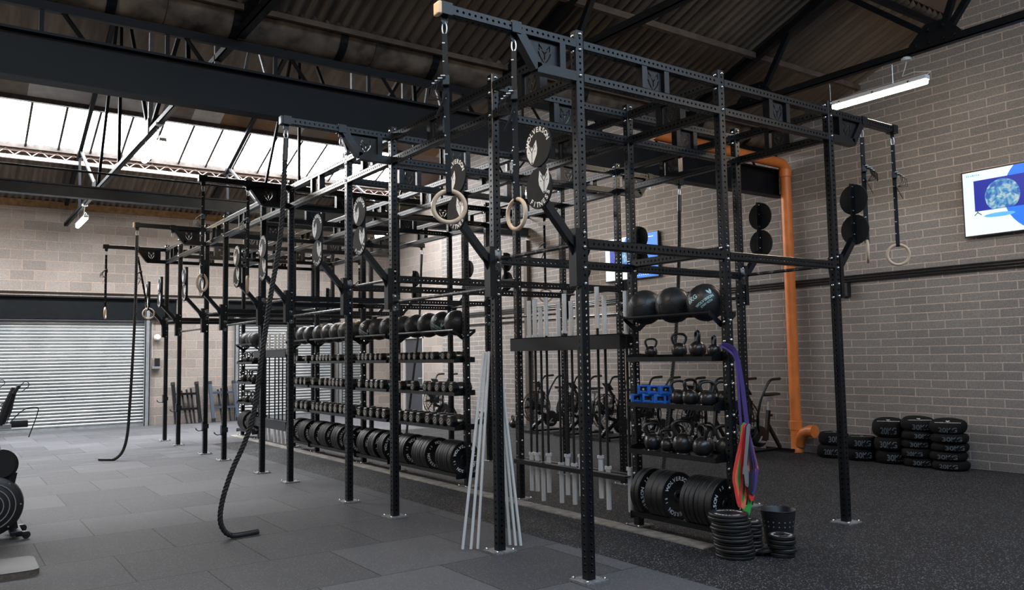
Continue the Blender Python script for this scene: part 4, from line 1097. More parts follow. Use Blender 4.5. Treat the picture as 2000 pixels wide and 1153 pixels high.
plate_row(0, 1, [.068, .068, .05, .05, .05, .05, .068, .068, .088, .05, .05], 'under the kettlebell rack', 'plates under the kettlebell rack', {6: .55, 9: .2})
plate_row(3, 4, L1[:17], 'below the dumbbells, near long bay', 'plates under the dumbbells', {6: .35, 12: .3})
plate_row(4, 5, [.068, .05, .05, .088, .05, .068, .05, .05, .088, .05], 'below the dumbbells, near short bay', 'plates under the dumbbells', {3: .3, 6: .3})
plate_row(5, 6, L1[::-1][:17], 'below the dumbbells, far long bay', 'plates under the dumbbells', {4: .3, 8: .3, 13: .2})
plate_row(6, 7, [.05, .05, .068, .088, .05, .05, .068, .05, .05], 'below the dumbbells, far short bay', 'plates under the dumbbells', {5: .4})
plate_row(8, 9, [.068, .05, .05, .088, .05, .068, .05, .05, .068], 'of the small far rack', 'plates on the far rack', {3: .4})

# ---------------------------------------------------------------- barbells
def bar_proto():
    t = thing('barbell', 'x', 'barbell')
    mb = MB(); mb.cyl((0, 0, .435), (0, 0, 1.745), .014, 10); build('shaft', mb, M['shaft'], t)
    for z0, z1, c0, c1 in ((1.775, 2.18, 1.745, 1.775), (.0, .405, .405, .435)):
        mb = MB(); mb.cyl((0, 0, z0), (0, 0, z1), .025, 16); mb.cyl((0, 0, c0), (0, 0, c1), .036, 16); build('sleeve', mb, M['chrome'], t)
    return t
barp = bar_proto(); bf = True
nb = [(2.886, 583), (2.777, 582), (2.669, 598), (2.564, 580), (2.341, 594), (2.232, 577), (2.118, 592), (2.005, 574), (1.689, 571), (1.577, 588), (1.256, 584)]
for i, (yy, v) in enumerate(nb[::-1]):
    top = 1.89 + (655 - v) * .00582; loc = (W - .02, yy, top - 2.18)
    lab = 'upright barbell with chrome sleeves, %s from the near end of the near barbell holder' % ORD[i]
    if bf: bf = False; barp.location = loc; barp['label'] = lab; barp['group'] = 'barbells in the near holder'
    else: dup(barp, lab, loc, None, None, 'barbells in the near holder')
for i in range(9):
    yy = 10.72 + 1.78 * i / 8 + (.12 if i in (5, 6) else 0)
    dup(barp, 'upright barbell, %s from the near end of the far barbell holder' % ORD[i], (W - .02, yy, .02 + .012 * (i % 2)), None, None, 'barbells in the far holder')

# ---------------------------------------------------------------- gymnastic rings on straps
def ring_proto(lean=0.0, label='x', loc=(0, 0, 0), rz=0.0, tail=True, tailside=-1, turn=0.0):
    """origin at the hook eye; ring centre hangs 1.30 m below"""
    t = thing('gymnastic_ring', label, 'gymnastic ring', loc, rz, 'gymnastic rings')
    zc = -1.295; R = .1085; sw = lean
    P = lambda x, y, z: (x + sw * (z / zc), y, z)
    mb = MB(); pts = [(R * math.sin(2 * PI * k / 40) + sw, 0, zc + R * math.cos(2 * PI * k / 40)) for k in range(40)]
    mb.sweep(pts, .0155, 12, closed=True, up=(0, 1, 0)); build('wooden_ring', mb, M['wood'], t).rotation_euler[2] = turn
    mb = MB(); c = [(.016 * math.cos(2 * PI * k / 16), 0, -.045 + .045 * math.sin(2 * PI * k / 16)) for k in range(16)]
    mb.sweep(c, .005, 6, closed=True, up=(0, 1, 0)); build('carabiner', mb, M['chrome'], t)
    for s in (-1, 1):
        mb = MB(); pts = [P(0, s * .006, -.085), P(0, s * .012, -.3), P(0, s * .016, -.8), P(0, s * .018, zc + R + .02)]
        if s < 0: pts += [(sw, -.018, zc + R - .01), (sw, 0, zc + R - .0195), (sw, .018, zc + R - .01), (sw, .018, zc + R + .02)]
        mb.strip(pts, (1, 0, 0), .038, .003)
        if s < 0:
            for k in range(9):
                z = -.16 - k * .13
                if z > zc + R + .06: mb.add([(*P(-.019, -.0225, z)[:2], z), (*P(.0 if k % 3 == 0 else -.008, -.0225, z)[:2], z), (*P(.0 if k % 3 == 0 else -.008, -.0225, z + .008)[:2], z + .008), (*P(-.019, -.0225, z + .008)[:2], z + .008)], [(0, 1, 2, 3)], 1)
        build('strap', mb, [M['webbing'], M['tick']], t)
    mb = MB(); q = P(0, -.03, -.42); mb.box(q[0] - .026, q[0] + .026, -.045, -.012, -.46, -.39, c=.006); build('cam_buckle', mb, M['blackplastic'], t)
    if tail:
        mb = MB(); q = P(0, 0, -.5)
        for k in range(4):
            d = .022 * k
            mb.strip([(q[0], -.03, -.38 - d * .4), (q[0] + tailside * (.05 + d), -.035 - .004 * k, -.42 - d), (q[0] + tailside * (.07 + d * .8), -.04, -.50 - d), (q[0] + tailside * .03, -.03, -.56)], (0, 1, .2), .034, .004)
        mb.strip([(q[0], -.035, -.52), (q[0] + tailside * .03, -.04, -.60), (q[0] + tailside * .07, -.04, -.69)], (.3, 1, 0), .038, .004)
        build('strap_tail', mb, M['webbing'], t)
        mb = MB()
        for k in range(4): mb.box(q[0] + tailside * (.02 + .02 * k) - .016, q[0] + tailside * (.02 + .02 * k) + .016, -.052, -.046, -.40 - .018 * k, -.393 - .018 * k)
        build('strap_ticks', mb, M['tick'], t)
    return t
zh = ZU - .085
xo, xi = 1.155 + T / 2, .565 + T / 2
ring_proto(0.02, 'wooden ring facing the camera, hung from the tip of the near left arm', (-xo, 0, zh), -.56)
ring_proto(0.0, 'wooden ring turned aside, hung inboard on the near left arm', (-xi, 0, zh), -.75, turn=-.80)
ring_proto(0.0, 'wooden ring seen edge on, inboard on the near right arm beside the boards', (2 * W + xi, 0, zh), -.75, tailside=1, turn=1.32)
ring_proto(0.0, 'wooden ring facing the camera at the tip of the near right arm', (2 * W + xo, 0, zh), -1.0, tailside=1)
ring_proto(0.0, 'wooden ring half turned, at the tip of the third left arm', (-xo, Y[4], zh), -.1, turn=.83)
ring_proto(0.0, 'wooden ring seen edge on, inboard on the third left arm', (-xi, Y[4], zh), -.1, turn=1.3)
ring_proto(0.0, 'far wooden ring seen edge on, at the tip of the furthest left arm', (-xo, Y[9], zh), .1, turn=1.20)
ring_proto(.24, 'far wooden ring pulled sideways against the target boards, furthest left arm', (-xi, Y[9], zh), -.1)
ring_proto(0.0, 'wooden ring behind the barbells, tip of the third right arm', (2 * W + xo, Y[4], zh), VIEWROT)
t = ring_proto(0.0, 'wooden ring at the tip of the furthest right arm', (2 * W + xo, Y[9], zh), VIEWROT + .4)
for (xx, f, nm) in ((-xi, 2, 'second left arm'), (-xi, 7, 'fourth left arm'), (2 * W + xi, 2, 'second right arm')):
    mb = MB(); c = [(.016 * math.cos(2 * PI * k / 16), 0, -.045 + .045 * math.sin(2 * PI * k / 16)) for k in range(16)]
    mb.sweep(c, .006, 6, closed=True, up=(0, 1, 0))
    tag(build('carabiner', mb, M['chrome'], None, (xx, Y[f], zh)), 'empty chrome carabiner inboard on the %s' % nm, 'carabiner', 'empty carabiners')

# ---------------------------------------------------------------- climbing ropes
def smooth_path(pts, n):
    pts = [Vector(p) for p in pts]
    P = [pts[0] * 2 - pts[1]] + pts + [pts[-1] * 2 - pts[-2]]; out = []
    for i in range(1, len(P) - 2):
        for k in range(n):
            t = k / n; a, b, c, d = P[i - 1], P[i], P[i + 1], P[i + 2]
            out.append(.5 * ((2 * b) + (c - a) * t + (2 * a - 5 * b + 4 * c - d) * t * t + (3 * b - a - 3 * c + d) * t ** 3))
    out.append(pts[-1]); return out
def resample(pts, step):
    d = [0]
    for a, b in zip(pts[:-1], pts[1:]): d.append(d[-1] + (b - a).length)
    n = max(2, int(d[-1] / step)); out = []; j = 0
    for i in range(n + 1):
        s = d[-1] * i / n
        while j < len(d) - 2 and d[j + 1] < s: j += 1
        u = (s - d[j]) / max(1e-9, d[j + 1] - d[j]); out.append(pts[j].lerp(pts[j + 1], u))
    return out
def rope(label, pts, r=.026, pitch=.11, endwrap=.28, step=.014):
    p0 = Vector(pts[0]); t = thing('climbing_rope', label, 'rope', p0, 0, 'climbing ropes')
    path = resample(smooth_path([Vector(p) - p0 for p in pts], 14), step); L_ = (len(path) - 1) * step
    mb = MB(); nrm = Vector((1, 0, 0)); strands = [[], [], []]
    for i, p in enumerate(path):
        tg = (path[min(i + 1, len(path) - 1)] - path[max(i - 1, 0)]).normalized(); nrm = (nrm - tg * nrm.dot(tg)).normalized(); bn = tg.cross(nrm)
        for k in range(3):
            a = 2 * PI * (i * step / pitch) + 2 * PI * k / 3
            strands[k].append(p + (nrm * math.cos(a) + bn * math.sin(a)) * r * .48)
    m = int(endwrap / step)
    for k in range(3): mb.sweep(strands[k], r * .56, 7)
    build('twisted_rope', mb, M['rope'], t)
    mb = MB(); mb.sweep(path[-m:], r * 1.06, 10); build('end_sleeve', mb, M['tape'], t)
    mb = MB(); mb.sweep(path[:int(.24 / step)], r * 1.12, 10); build('top_sleeve', mb, M['tape'], t)
    mb = MB(); c = [(.02 * math.cos(2 * PI * k / 14), 0, .045 + .05 * math.sin(2 * PI * k / 14)) for k in range(14)]
    mb.sweep(c, .006, 6, closed=True, up=(0, 1, 0)); build('shackle', mb, M['chrome'], t)
    return t
zr = zh - .10
rope('thick black rope on the second left arm, its tail curling over the grey mats', [(-xo, Y[2], zr), (-1.235, 3.15, 2.97), (-1.33, 3.17, 2.3), (-1.41, 3.19, 1.69), (-1.472, 3.2, 1.2), (-1.555, 3.2, .91), (-1.673, 3.2, .65), (-1.758, 3.2, .40), (-1.787, 3.2, .21), (-1.755, 3.2, .09), (-1.68, 3.2, .028), (-1.56, 3.21, .023), (-1.42, 3.23, .026)])
rope('thick black rope on the fourth left arm, trailing on the floor before the shutter', [(-xo, Y[7], zr), (-1.195, 10.64, 2.63), (-1.227, 10.65, 1.57), (-1.256, 10.65, .86), (-1.285, 10.65, .42), (-1.35, 10.65, .16), (-1.46, 10.67, .035), (-1.56, 10.75, .023), (-1.68, 10.88, .023)])
rope('black rope on the second right arm, passing behind the medicine balls', [(2 * W + xo, Y[2], zr), (4.43, 3.137, 3.0), (4.33, 3.137, 2.03), (4.21, 3.137, 1.32), (4.09, 3.137, .7), (4.0, 3.13, .2), (3.93, 3.12, .03), (3.75, 3.12, .023)])
rope('black rope on the fourth right arm, hanging before the brick wall', [(2 * W + xo, Y[7], zr), (4.40, 10.61, 2.4), (4.25, 10.61, 1.3), (4.12, 10.61, .4), (4.06, 10.61, .06), (3.9, 10.61, .023)])

# ---------------------------------------------------------------- resistance bands
def band(name, col, pts, w, label, t=.007, closed=True):
    mb = MB(); p = smooth_path(pts + ([pts[0]] if closed else []), 8); p0 = p[0].copy()
    if closed: p = p[:-1]
    mb.sweep([q - p0 for q in p], 1, 6, 0, closed=closed, flat=(t / 2, w / 2), up=(0, 1, 0))
    return tag(build(name, mb, M['band_' + col], None, p0), label, 'resistance band', 'resistance bands')
yb = -.085; top = (1.70, yb, 1.03)
band('resistance_band', 'purple', [(1.455, yb + .005, 1.735), (1.55, yb, 1.725), (1.64, yb, 1.665), (1.70, yb, 1.45), (1.735, yb, 1.2), (1.752, yb, 1.03), (1.725, yb + .012, 1.0), (1.688, yb + .01, 1.03), (1.672, yb + .01, 1.3), (1.655, yb + .012, 1.6), (1.56, yb + .016, 1.70)], .045, 'broad purple resistance band looped round the rack post, holding up the others')
def loop(col, xl, xr, zb_, dy, w, label, zt=1.03, xt=1.69):
    xl -= .050; xr -= .050; w *= 1.35
    cx = (xl + xr) / 2
    pts = [(xt - .012, yb + dy, zt), (xl * .45 + xt * .55, yb + dy - .006, zt - .14), (xl, yb + dy - .01, zt - .38), (xl + .01, yb + dy - .01, zb_ + .15), (cx, yb + dy - .012, zb_), (xr - .01, yb + dy - .004, zb_ + .16), (xr, yb + dy, zt - .36), (xr * .45 + xt * .55, yb + dy + .004, zt - .13), (xt + .012, yb + dy + .004, zt)]
    return band('resistance_band', col, pts, w, label)
for k, (col, xl, xr, zb_, w_, lb) in enumerate((
    ('yellow', 1.80, 1.900, .58, .006, 'thin yellow resistance band bulging at the right of the bundle'),
    ('yellow', 1.62, 1.675, .58, .005, 'thin yellow resistance band curling at the left of the bundle'),
    ('black', 1.585, 1.69, .46, .022, 'black resistance band at the left of the hanging bundle'),
    ('green', 1.65, 1.80, .30, .05, 'broad green resistance band hanging lowest in the bundle'),
    ('orange', 1.60, 1.74, .36, .03, 'orange red resistance band left of centre in the bundle'),
    ('red', 1.70, 1.83, .42, .034, 'broad red resistance band just inside the right edge of the bundle'),
    ('red', 1.555, 1.66, .38, .026, 'thin red resistance band forming the left edge of the hanging bundle'),
    ('red', 1.70, 1.83, .42, .034, 'broad red resistance band just inside the right edge of the bundle'),
    ('orange', 1.74, 1.855, .52, .028, 'short orange red resistance band at the right of the bundle'),
    ('purple', 1.70, 1.845, .47, .03, 'purple resistance band hanging inside the bundle'),
    ('navy', 1.69, 1.80, .50, .036, 'dark indigo resistance band in the middle of the bundle'),
    ('black', 1.675, 1.755, .48, .03, 'black resistance band in front of the hanging bundle'),
    ('grey', 1.645, 1.70, .55, .036, 'grey resistance band in front of the hanging bundle'))):
    loop(col, xl, xr, zb_, -.006 * k, w_, lb)

# ---------------------------------------------------------------- blue barbell collars
def collar_proto():
    t = thing('barbell_collar', 'x', 'barbell collar')
    mb = MB(); mb.box(-.055, .055, -.02, .02, 0, .022, c=.004); mb.box(-.055, -.032, -.02, .02, .018, .075, c=.004); mb.box(.032, .055, -.02, .02, .018, .075, c=.004); mb.box(-.055, .055, -.02, .02, .068, .085, c=.004)
    build('clamp_body', mb, M['blueplastic'], t)
    mb = MB(); mb.box(-.045, .02, -.026, -.02, .012, .03, c=.002); mb.box(-.052, -.04, -.028, -.02, .03, .06, c=.002); build('lever', mb, M['blueplastic'], t)
    mb = MB(); R = .026; c = [(R * math.cos(2 * PI * k / 18), 0, .045 + R * math.sin(2 * PI * k / 18)) for k in range(18)]
    mb.sweep(c, .007, 6, closed=True, flat=(.006, .018), up=(0, 1, 0)); build('grip_liner', mb, M['blackplastic'], t)
    return t
cp = collar_proto(); cf = True
cl = [((1.55, 1.06, SZ[1]), .2, 'front row, left'), ((1.55, .90, SZ[1]), -.2, 'front row, middle'), ((1.56, .755, SZ[1]), .1, 'front row, right'), ((1.65, .98, SZ[1]), .1, 'back row, left'), ((1.66, .80, SZ[1]), -.1, 'back row, right'),
      ((1.57, .985, SZ[1] + .086), .0, 'upper layer, left'), ((1.57, .84, SZ[1] + .086), -.1, 'upper layer, middle'), ((1.60, .72, SZ[1] + .086), .15, 'upper layer, right')]
for loc, dr, wh in cl:
    lab = 'bright blue plastic barbell collar on the kettlebell rack, %s' % wh
    if cf: cf = False; cp.location = loc; cp.rotation_euler = (0, 0, VIEWROT + dr); cp['label'] = lab; cp['group'] = 'blue barbell collars'
    else: dup(cp, lab, loc, (0, 0, VIEWROT + dr), None, 'blue barbell collars')

# ---------------------------------------------------------------- stacks of small plates and a bin
def small_plate(R, th, lettered, name='fractional_plate'):
    mb = MB(); mb.lathe([(.022, 0), (R * .55, .0), (R * .62, .003), (R - .006, .003), (R, .007), (R, th - .007), (R - .006, th), (R * .9, th), (R * .86, th - .004), (R * .5, th - .004), (R * .46, th - .001), (.022, th - .001)], 40, closed=True)
    if lettered:
        for c in (90, 270):
            vs, fs = arc_text('WOLVERSON', R * .69, R * .22, c, 13.5, .04); mb.add([Vector((p[0], p[1], th - .0028)) for p in vs], fs, 1)
    return mb.mesh(name, [M['rubber'], M['white']])
sa, sal = small_plate(.16, .027, False), small_plate(.16, .027, True)
z = 0
for i in range(13):
    wob = (math.sin(i * 2.1) * .008, math.cos(i * 1.7) * .008); dr = .0043 * i * (-1)
    o = ob('change_plate', sal if i == 12 else sa, None, (1.405 + wob[0] + dr * .8, -.205 + wob[1] - dr * .55, z), (0, 0, .7 * i)); z += .0275
    tag(o, 'black change plate, %s from the floor in the tall stack%s' % (ORD[i], ', lettered top one' if i == 12 else ''), 'weight plate', 'change plates in the tall stack')
sb, sbl = small_plate(.092, .027, False), small_plate(.092, .027, True); z = 0
for i in range(9):
    o = ob('change_plate', sbl if i == 8 else sb, None, (1.70 + .008 * math.sin(i * 3), -.13 + .008 * math.cos(i * 2.3), z)); z += .0275
    tag(o, 'small black change plate, %s from the floor in the stack behind the tall one' % ORD[i], 'weight plate', 'change plates in the rear stack')
o = ob('change_plate', sbl, None, (1.625, -.31, .017), (-.18, .05, .4)); tag(o, 'small lettered plate leaning at the foot of the tall stack', 'weight plate')
sc2, scl = small_plate(.108, .034, False), small_plate(.108, .034, True); z = 0
for i in range(5):
    o = ob('change_plate', scl if i == 4 else sc2, None, (1.715 + .008 * math.sin(i * 2), -.425 + .006 * math.cos(i * 3), z), (0, 0, i)); z += .0345
    tag(o, 'black change plate, %s from the floor in the short stack by the bin' % ORD[i], 'weight plate', 'change plates in the short stack')
t = thing('bin', 'black perforated bin on the floor behind the short plate stack', 'bin', (2.07, -.13, 0))
mb = MB(); mb.lathe([(.0, .004), (.108, .004), (.112, .0), (.150, .285), (.156, .29), (.150, .294), (.144, .287), (.106, .012), (0, .012)], 36, closed=False); build('bin_body', mb, M['bucket'], t)
mb = MB()
for k in range(18):
    a = 2 * PI * k / 18
    for zz in (.16, .20):
        rr = .112 + (.038) * zz / .285
        mb.lathe([(.006, 0), (.006, .0012)], 6, 0, Matrix.Translation((rr * math.cos(a), rr * math.sin(a), zz)) @ Matrix.Rotation(a, 4, 'Z') @ Matrix.Rotation(PI / 2, 4, 'Y'))
build('perforations', mb, M['grit'], t)

# ---------------------------------------------------------------- strongman sand bags
def bag_mesh(h=.18, R=.25):
    mb = MB(); prof = []
    n = 12
    for k in range(n + 1):
        a = -PI / 2 + PI * k / n
        c, s = math.cos(a), math.sin(a)
        prof.append((max(.002, R - .085 + .085 * abs(c) ** .75) if k not in (0, n) else .03, h / 2 + h / 2 * (abs(s) ** .85) * (1 if s > 0 else -1)))
    prof = [(.002, .004)] + [(r_, z_) for r_, z_ in prof if r_ > .05] + [(.002, h - .004)]
    vs = []; N_ = 40
    for r_, z_ in prof:
        for j in range(N_):
            a = 2 * PI * j / N_; q = 1 + .018 * math.sin(3 * a + z_ * 20) + .012 * math.sin(7 * a)
            vs.append((r_ * q * math.cos(a), r_ * q * math.sin(a), z_))
    k = len(prof); fs = [(i * N_ + j, i * N_ + (j + 1) % N_, (i + 1) * N_ + (j + 1) % N_, (i + 1) * N_ + j) for i in range(k - 1) for j in range(N_)] + [tuple(range(N_ - 1, -1, -1)), tuple((k - 1) * N_ + j for j in range(N_))]
    mb.add(vs, fs, 0, True)
    return mb.mesh('bag_shell', [M['bagcloth']])
bag_me = bag_mesh()
def bag_print(text, size, dz, R=.2535):
    mb = MB()
    vs, fs = glyphs(text, size, .01)
    # outline look: a pale letter with a black core
    mb.add([(R * math.cos(p.x / R) , R * math.sin(p.x / R), .09 + dz + p.y) for p in vs], fs, 0)
    vs, fs = glyphs(text, size, -.022)
    mb.add([((R + .002) * math.cos(p.x / R), (R + .002) * math.sin(p.x / R), .09 + dz + p.y) for p in vs], fs, 1)
    return mb.mesh('weight_print', [M['bluewhite'], M['bagcloth']])
pr30, pr20 = bag_print('30KG', .115, -.005), bag_print('20KG', .105, -.005)
tpm = MB(); vs, fs = glyphs('WOLVERSON', .055, .02); tpm.add([(p.y * -1 + .14, p.x, .1815) for p in vs], fs); 
vs, fs = poly_fill([HEAD]); tpm.add([(p.y * -.03 + .05, p.x * .03, .1825) for p in vs], fs)
tp_me = tpm.mesh('brand_print', [M['white']])
cols = [(7.57, 2.95, 2, 'first stack from the orange pipe'), (7.57, 2.48, 2, 'second stack from the orange pipe'), (7.58, 2.01, 3, 'third stack from the orange pipe'), (7.57, 1.575, 5, 'fourth stack from the orange pipe'), (7.54, 1.12, 5, 'stack furthest from the orange pipe')]
for ci, (xx, yy, n, wh) in enumerate(cols):
    hh_ = (.20, .185, .195, .130, .128)[ci]; z = 0
    for i in range(n):
        topb = i == n - 1
        t = thing('sandbag', 'black round sandbag, %s from the floor in the %s' % (ORD[i], wh), 'sandbag', (xx + .02 * math.sin(i * 2.3 + ci), yy + .02 * math.cos(i * 1.9 + ci), z), -2.62 + .25 * math.sin(i * 1.7 + ci), 'strongman sandbags')
        sh_ = hh_ / .18 * (1.22 if topb and n > 2 else 1.0)
        if topb and n > 2: t.rotation_euler[1] = .16; t.rotation_euler[2] = (-2.62, -2.45, -2.7)[ci - 2]; t.location.z += .022
        t.scale = (.90, .90, sh_) if ci < 4 else (.96, .96, sh_)
        ob('bag_shell', bag_me, t); ob('weight_print', pr30 if (i + ci) % 4 else pr20, t)
        if topb: ob('brand_print', tp_me, t)
        z += hh_ - .004

# ---------------------------------------------------------------- white plastic poles leaning round a post
for i, (p0, p1, wh) in enumerate((((-.075, 1.265, 1.70), (-.235, 1.40, 0), 'left'), ((-.05, 1.275, 1.62), (-.175, 1.36, 0), 'left'), ((-.045, 1.24, 1.60), (-.125, 1.33, 0), 'left'),
                                  ((.06, 1.24, 1.66), (.20, 1.22, 0), 'right'), ((.062, 1.215, 1.60), (.235, 1.19, 0), 'right'), ((.065, 1.26, 1.6), (.175, 1.27, 0), 'right'))):
    d = (Vector(p0) - Vector(p1)).normalized() * 1.72
    mb = MB(); mb.cyl((0, 0, .012), tuple(d), .0125, 10)
    tag(build('training_pole', mb, M['pvc'], None, p1), 'white plastic pole leaning on the second left upright, %s of those on its %s' % (ORD[i % 3], wh), 'pole', 'white training poles')

# ---------------------------------------------------------------- hooks clipped on far uprights
def jcup(f, z, label):
    t = thing('rack_hook', label, 'rack hook', (0, Y[f], z), 0, 'rack hooks')
    mb = MB()
    mb.box(-.052, -.039, -.042, .042, -.08, .09); mb.box(-.05, .05, -.05, -.039, -.03, .05); mb.box(-.05, .05, .039, .05, -.03, .05); build('sleeve', mb, M['blackplastic'], t)
    mb = MB(); mb.strip([(-.05, 0, -.065), (-.12, 0, -.07), (-.15, 0, -.05), (-.165, 0, -.02)], (0, 1, 0), .05, .012); build('hook', mb, M['blackplastic'], t)
jcup(9, .88, 'black rack hook high on the furthest left upright'); jcup(8, .74, 'black rack hook on the second furthest left upright'); jcup(7, .49, 'black rack hook low on the third furthest left upright'); jcup(6, .50, 'black rack hook low on the fourth furthest left upright')
# ---------------------------------------------------------------- fan bikes in front of the right wall
def bike_proto():
    t = thing('fan_bike', 'x', 'exercise bike')
    tb = lambda mb, p, w=.05, h=.06: mb.sweep(p, 1, 4, 0, smooth=False, flat=(h * .7, w * .7), phase=PI / 4, up=(0, 0, 1) if abs(Vector(p[1]).z - Vector(p[0]).z) < .2 else (1, 0, 0))
    mb = MB(); tb(mb, [(-.20, 0, .22), (-.29, 0, .70)], .05, .06); tb(mb, [(-.24, 0, .50), (-.56, 0, .07)], .045, .05); tb(mb, [(-.22, 0, .30), (.36, 0, .44)], .045, .06)
    tb(mb, [(.10, 0, .36), (.52, 0, .07)], .06, .07); tb(mb, [(-.58, 0, .05), (.56, 0, .05)], .04, .04); build('frame', mb, M['steel'], t)
    mb = MB(); tb(mb, [(-.56, -.27, .04), (-.56, .27, .04)], .05, .05); build('rear_foot', mb, M['steel'], t)
    mb = MB(); tb(mb, [(.55, -.30, .04), (.55, .30, .04)], .05, .05); build('front_foot', mb, M['steel'], t)
    mb = MB(); R = .335; c = Vector((.36, 0, .56))
    to = Matrix.Translation(c) @ Matrix.Rotation(PI / 2, 4, 'X')
    for s in (-1, 1):
        for rr in (.10, .17, .24, .30, R):
            zz = s * (.085 if rr < .3 else .075 if rr < R else .05)
            mb.sweep([to @ Vector((rr * math.cos(2 * PI * k / 28), rr * math.sin(2 * PI * k / 28), zz)) for k in range(28)], .004 if rr < R else .009, 5, closed=True, up=(0, 1, 0))
        for k in range(24):
            a = 2 * PI * k / 24; mb.sweep([to @ Vector((.05 * math.cos(a), .05 * math.sin(a), s * .085)), to @ Vector((.28 * math.cos(a + .2), .28 * math.sin(a + .2), s * .08)), to @ Vector((R * math.cos(a + .25), R * math.sin(a + .25), s * .05))], .003, 4)
        mb.lathe([(.001, s * .08), (.07, s * .085), (.07, s * .09), (.001, s * .092)], 18, 0, to)
    build('fan_cage', mb, M['steel'], t)
    mb = MB()
    for k in range(8):
        a = 2 * PI * k / 8; m2 = to @ Matrix.Rotation(a, 4, 'Z')
        mb.box(.05, .30, -.006, .006, -.05, .05, 0, m2 @ Matrix.Rotation(.5, 4, 'X'))
    mb.cyl(to @ Vector((0, 0, -.06)), to @ Vector((0, 0, .06)), .04, 12); build('fan', mb, M['blackplastic'], t)
    mb = MB(); mb.lathe([(.001, -.055), (.16, -.05), (.175, -.03), (.175, .03), (.16, .05), (.001, .055)], 26, 0, Matrix.Translation((-.02, 0, .29)) @ Matrix.Rotation(PI / 2, 4, 'X')); build('chain_case', mb, M['blackplastic'], t)
    for s in (-1, 1):
        mb = MB(); mb.sweep(smooth_path([(.14, s * .13, .38), (.20, s * .16, .60), (.15, s * .20, .90), (.02, s * .23, 1.13), (-.05, s * .24, 1.20), (-.12, s * .24, 1.22)], 5), .021, 10); build('arm_lever', mb, M['steel'], t)
        mb = MB(); mb.cyl((-.11, s * .24, 1.22), (-.30, s * .24, 1.225), .024, 12); build('hand_grip', mb, M['blackplastic'], t)
        mb = MB(); mb.cyl((-.02, s * .06, .29), (-.02 + s * .10, s * .09, .22), .014, 8); mb.box(-.07 + s * .10, .03 + s * .10, s * .14 - .045, s * .14 + .045, .205, .23, c=.004); build('pedal', mb, M['grit'], t)
    mb = MB(); tb(mb, [(.22, 0, .48), (.16, 0, .88)], .05, .06); build('console_mast', mb, M['steel'], t)
    mb = MB(); mb.box(-.09, .09, -.10, .10, -.012, .012, 0, Matrix.Translation((.30, 0, 1.05)) @ Matrix.Rotation(-.85, 4, 'Y'), c=.004); tb(mb, [(.17, 0, .86), (.30, 0, 1.04)], .06, .03); build('console', mb, M['blackplastic'], t)
    mb = MB(); tb(mb, [(-.285, 0, .66), (-.315, 0, .88)], .035, .04); build('seat_post', mb, M['grit'], t)
    mb = MB(); mb.box(-.40, -.22, -.025, .025, .86, .91, c=.004); build('seat_slider', mb, M['grit'], t)
    mb = MB(); prof = []
    for k in range(13):
        u = k / 12; x = -.46 + .30 * u; wd = .115 * (1 - u) ** .7 + .02; prof.append((x, wd))
    vs = []
    for x, wd in prof:
        for j in range(10):
            a = 2 * PI * j / 10; vs.append((x, wd * math.cos(a), .95 + .035 * math.sin(a) * (1 if math.sin(a) > 0 else .6) + .02 * ((x + .3) / .16) ** 2 * .5))
    k = len(prof); mb.add(vs, [(i * 10 + j, i * 10 + (j + 1) % 10, i * 10 + 10 + (j + 1) % 10, i * 10 + 10 + j) for i in range(k - 1) for j in range(10)] + [tuple(range(9, -1, -1)), tuple((k - 1) * 10 + j for j in range(10))], 0, True)
    build('saddle', mb, M['blackplastic'], t)
    mb = MB(); mb.lathe([(.001, 0), (.02, .002), (.022, .03), (.001, .032)], 12, 0, Matrix.Translation((-.30, .03, .62)) @ Matrix.Rotation(-PI / 2, 4, 'X')); mb.lathe([(.001, 0), (.02, .002), (.022, .03), (.001, .032)], 12, 0, Matrix.Translation((-.34, 0, .83)) @ Matrix.Rotation(PI / 2, 4, 'X')); build('adjuster_knob', mb, M['blackplastic'], t)
    vs, fs = glyphs('ROGUE', .085, .02)
    d = Vector((.42, 0, -.29)).normalized(); n = Vector((-d.z, 0, d.x)).normalized()
    if n.x < 0: n = -n
    o = Vector((.31, 0, .215)) + n * .053
    mb = MB(); mb.add([o - d * p.x + Vector((0, 1, 0)) * p.y for p in vs], fs); build('frame_lettering', mb, M['white'], t)
    return t
bk = bike_proto()
by = [3.95, 5.05, 6.15, 7.25, 8.35, 9.50]
bl = ['black fan bike nearest the orange pipe, saddle clear of the rig', 'black fan bike second from the orange pipe, behind the kettlebell rack', 'black fan bike third from the orange pipe, behind the blue collars',
      'black fan bike fourth from the orange pipe, behind the right end of the barbells', 'black fan bike fifth from the orange pipe, behind the middle barbells', 'black fan bike sixth from the orange pipe, behind the left barbells']
for i, yy in enumerate(by):
    loc = (7.02, yy, 0); rz = PI + .04 * math.sin(i * 2)
    if i == 0: bk.location = loc; bk.rotation_euler = (0, 0, rz); bk['label'] = bl[0]; bk['group'] = 'fan bikes along the wall'
    else: dup(bk, bl[i], loc, (0, 0, rz), None, 'fan bikes along the wall')
dup(bk, 'black fan bike far off, seen past the dumbbell racks near the grey door', (6.9, 13.9, 0), (0, 0, PI + .3), None, 'fan bikes along the wall')
t = thing('waste_bin', 'pale round bin by the far end of the brick wall', 'bin', (7.35, 14.75, 0))
mb = MB(); mb.lathe([(.14, 0), (.16, .42), (.165, .45), (.15, .45), (.13, .02)], 24); build('bin_body', mb, M['doorframe'], t)

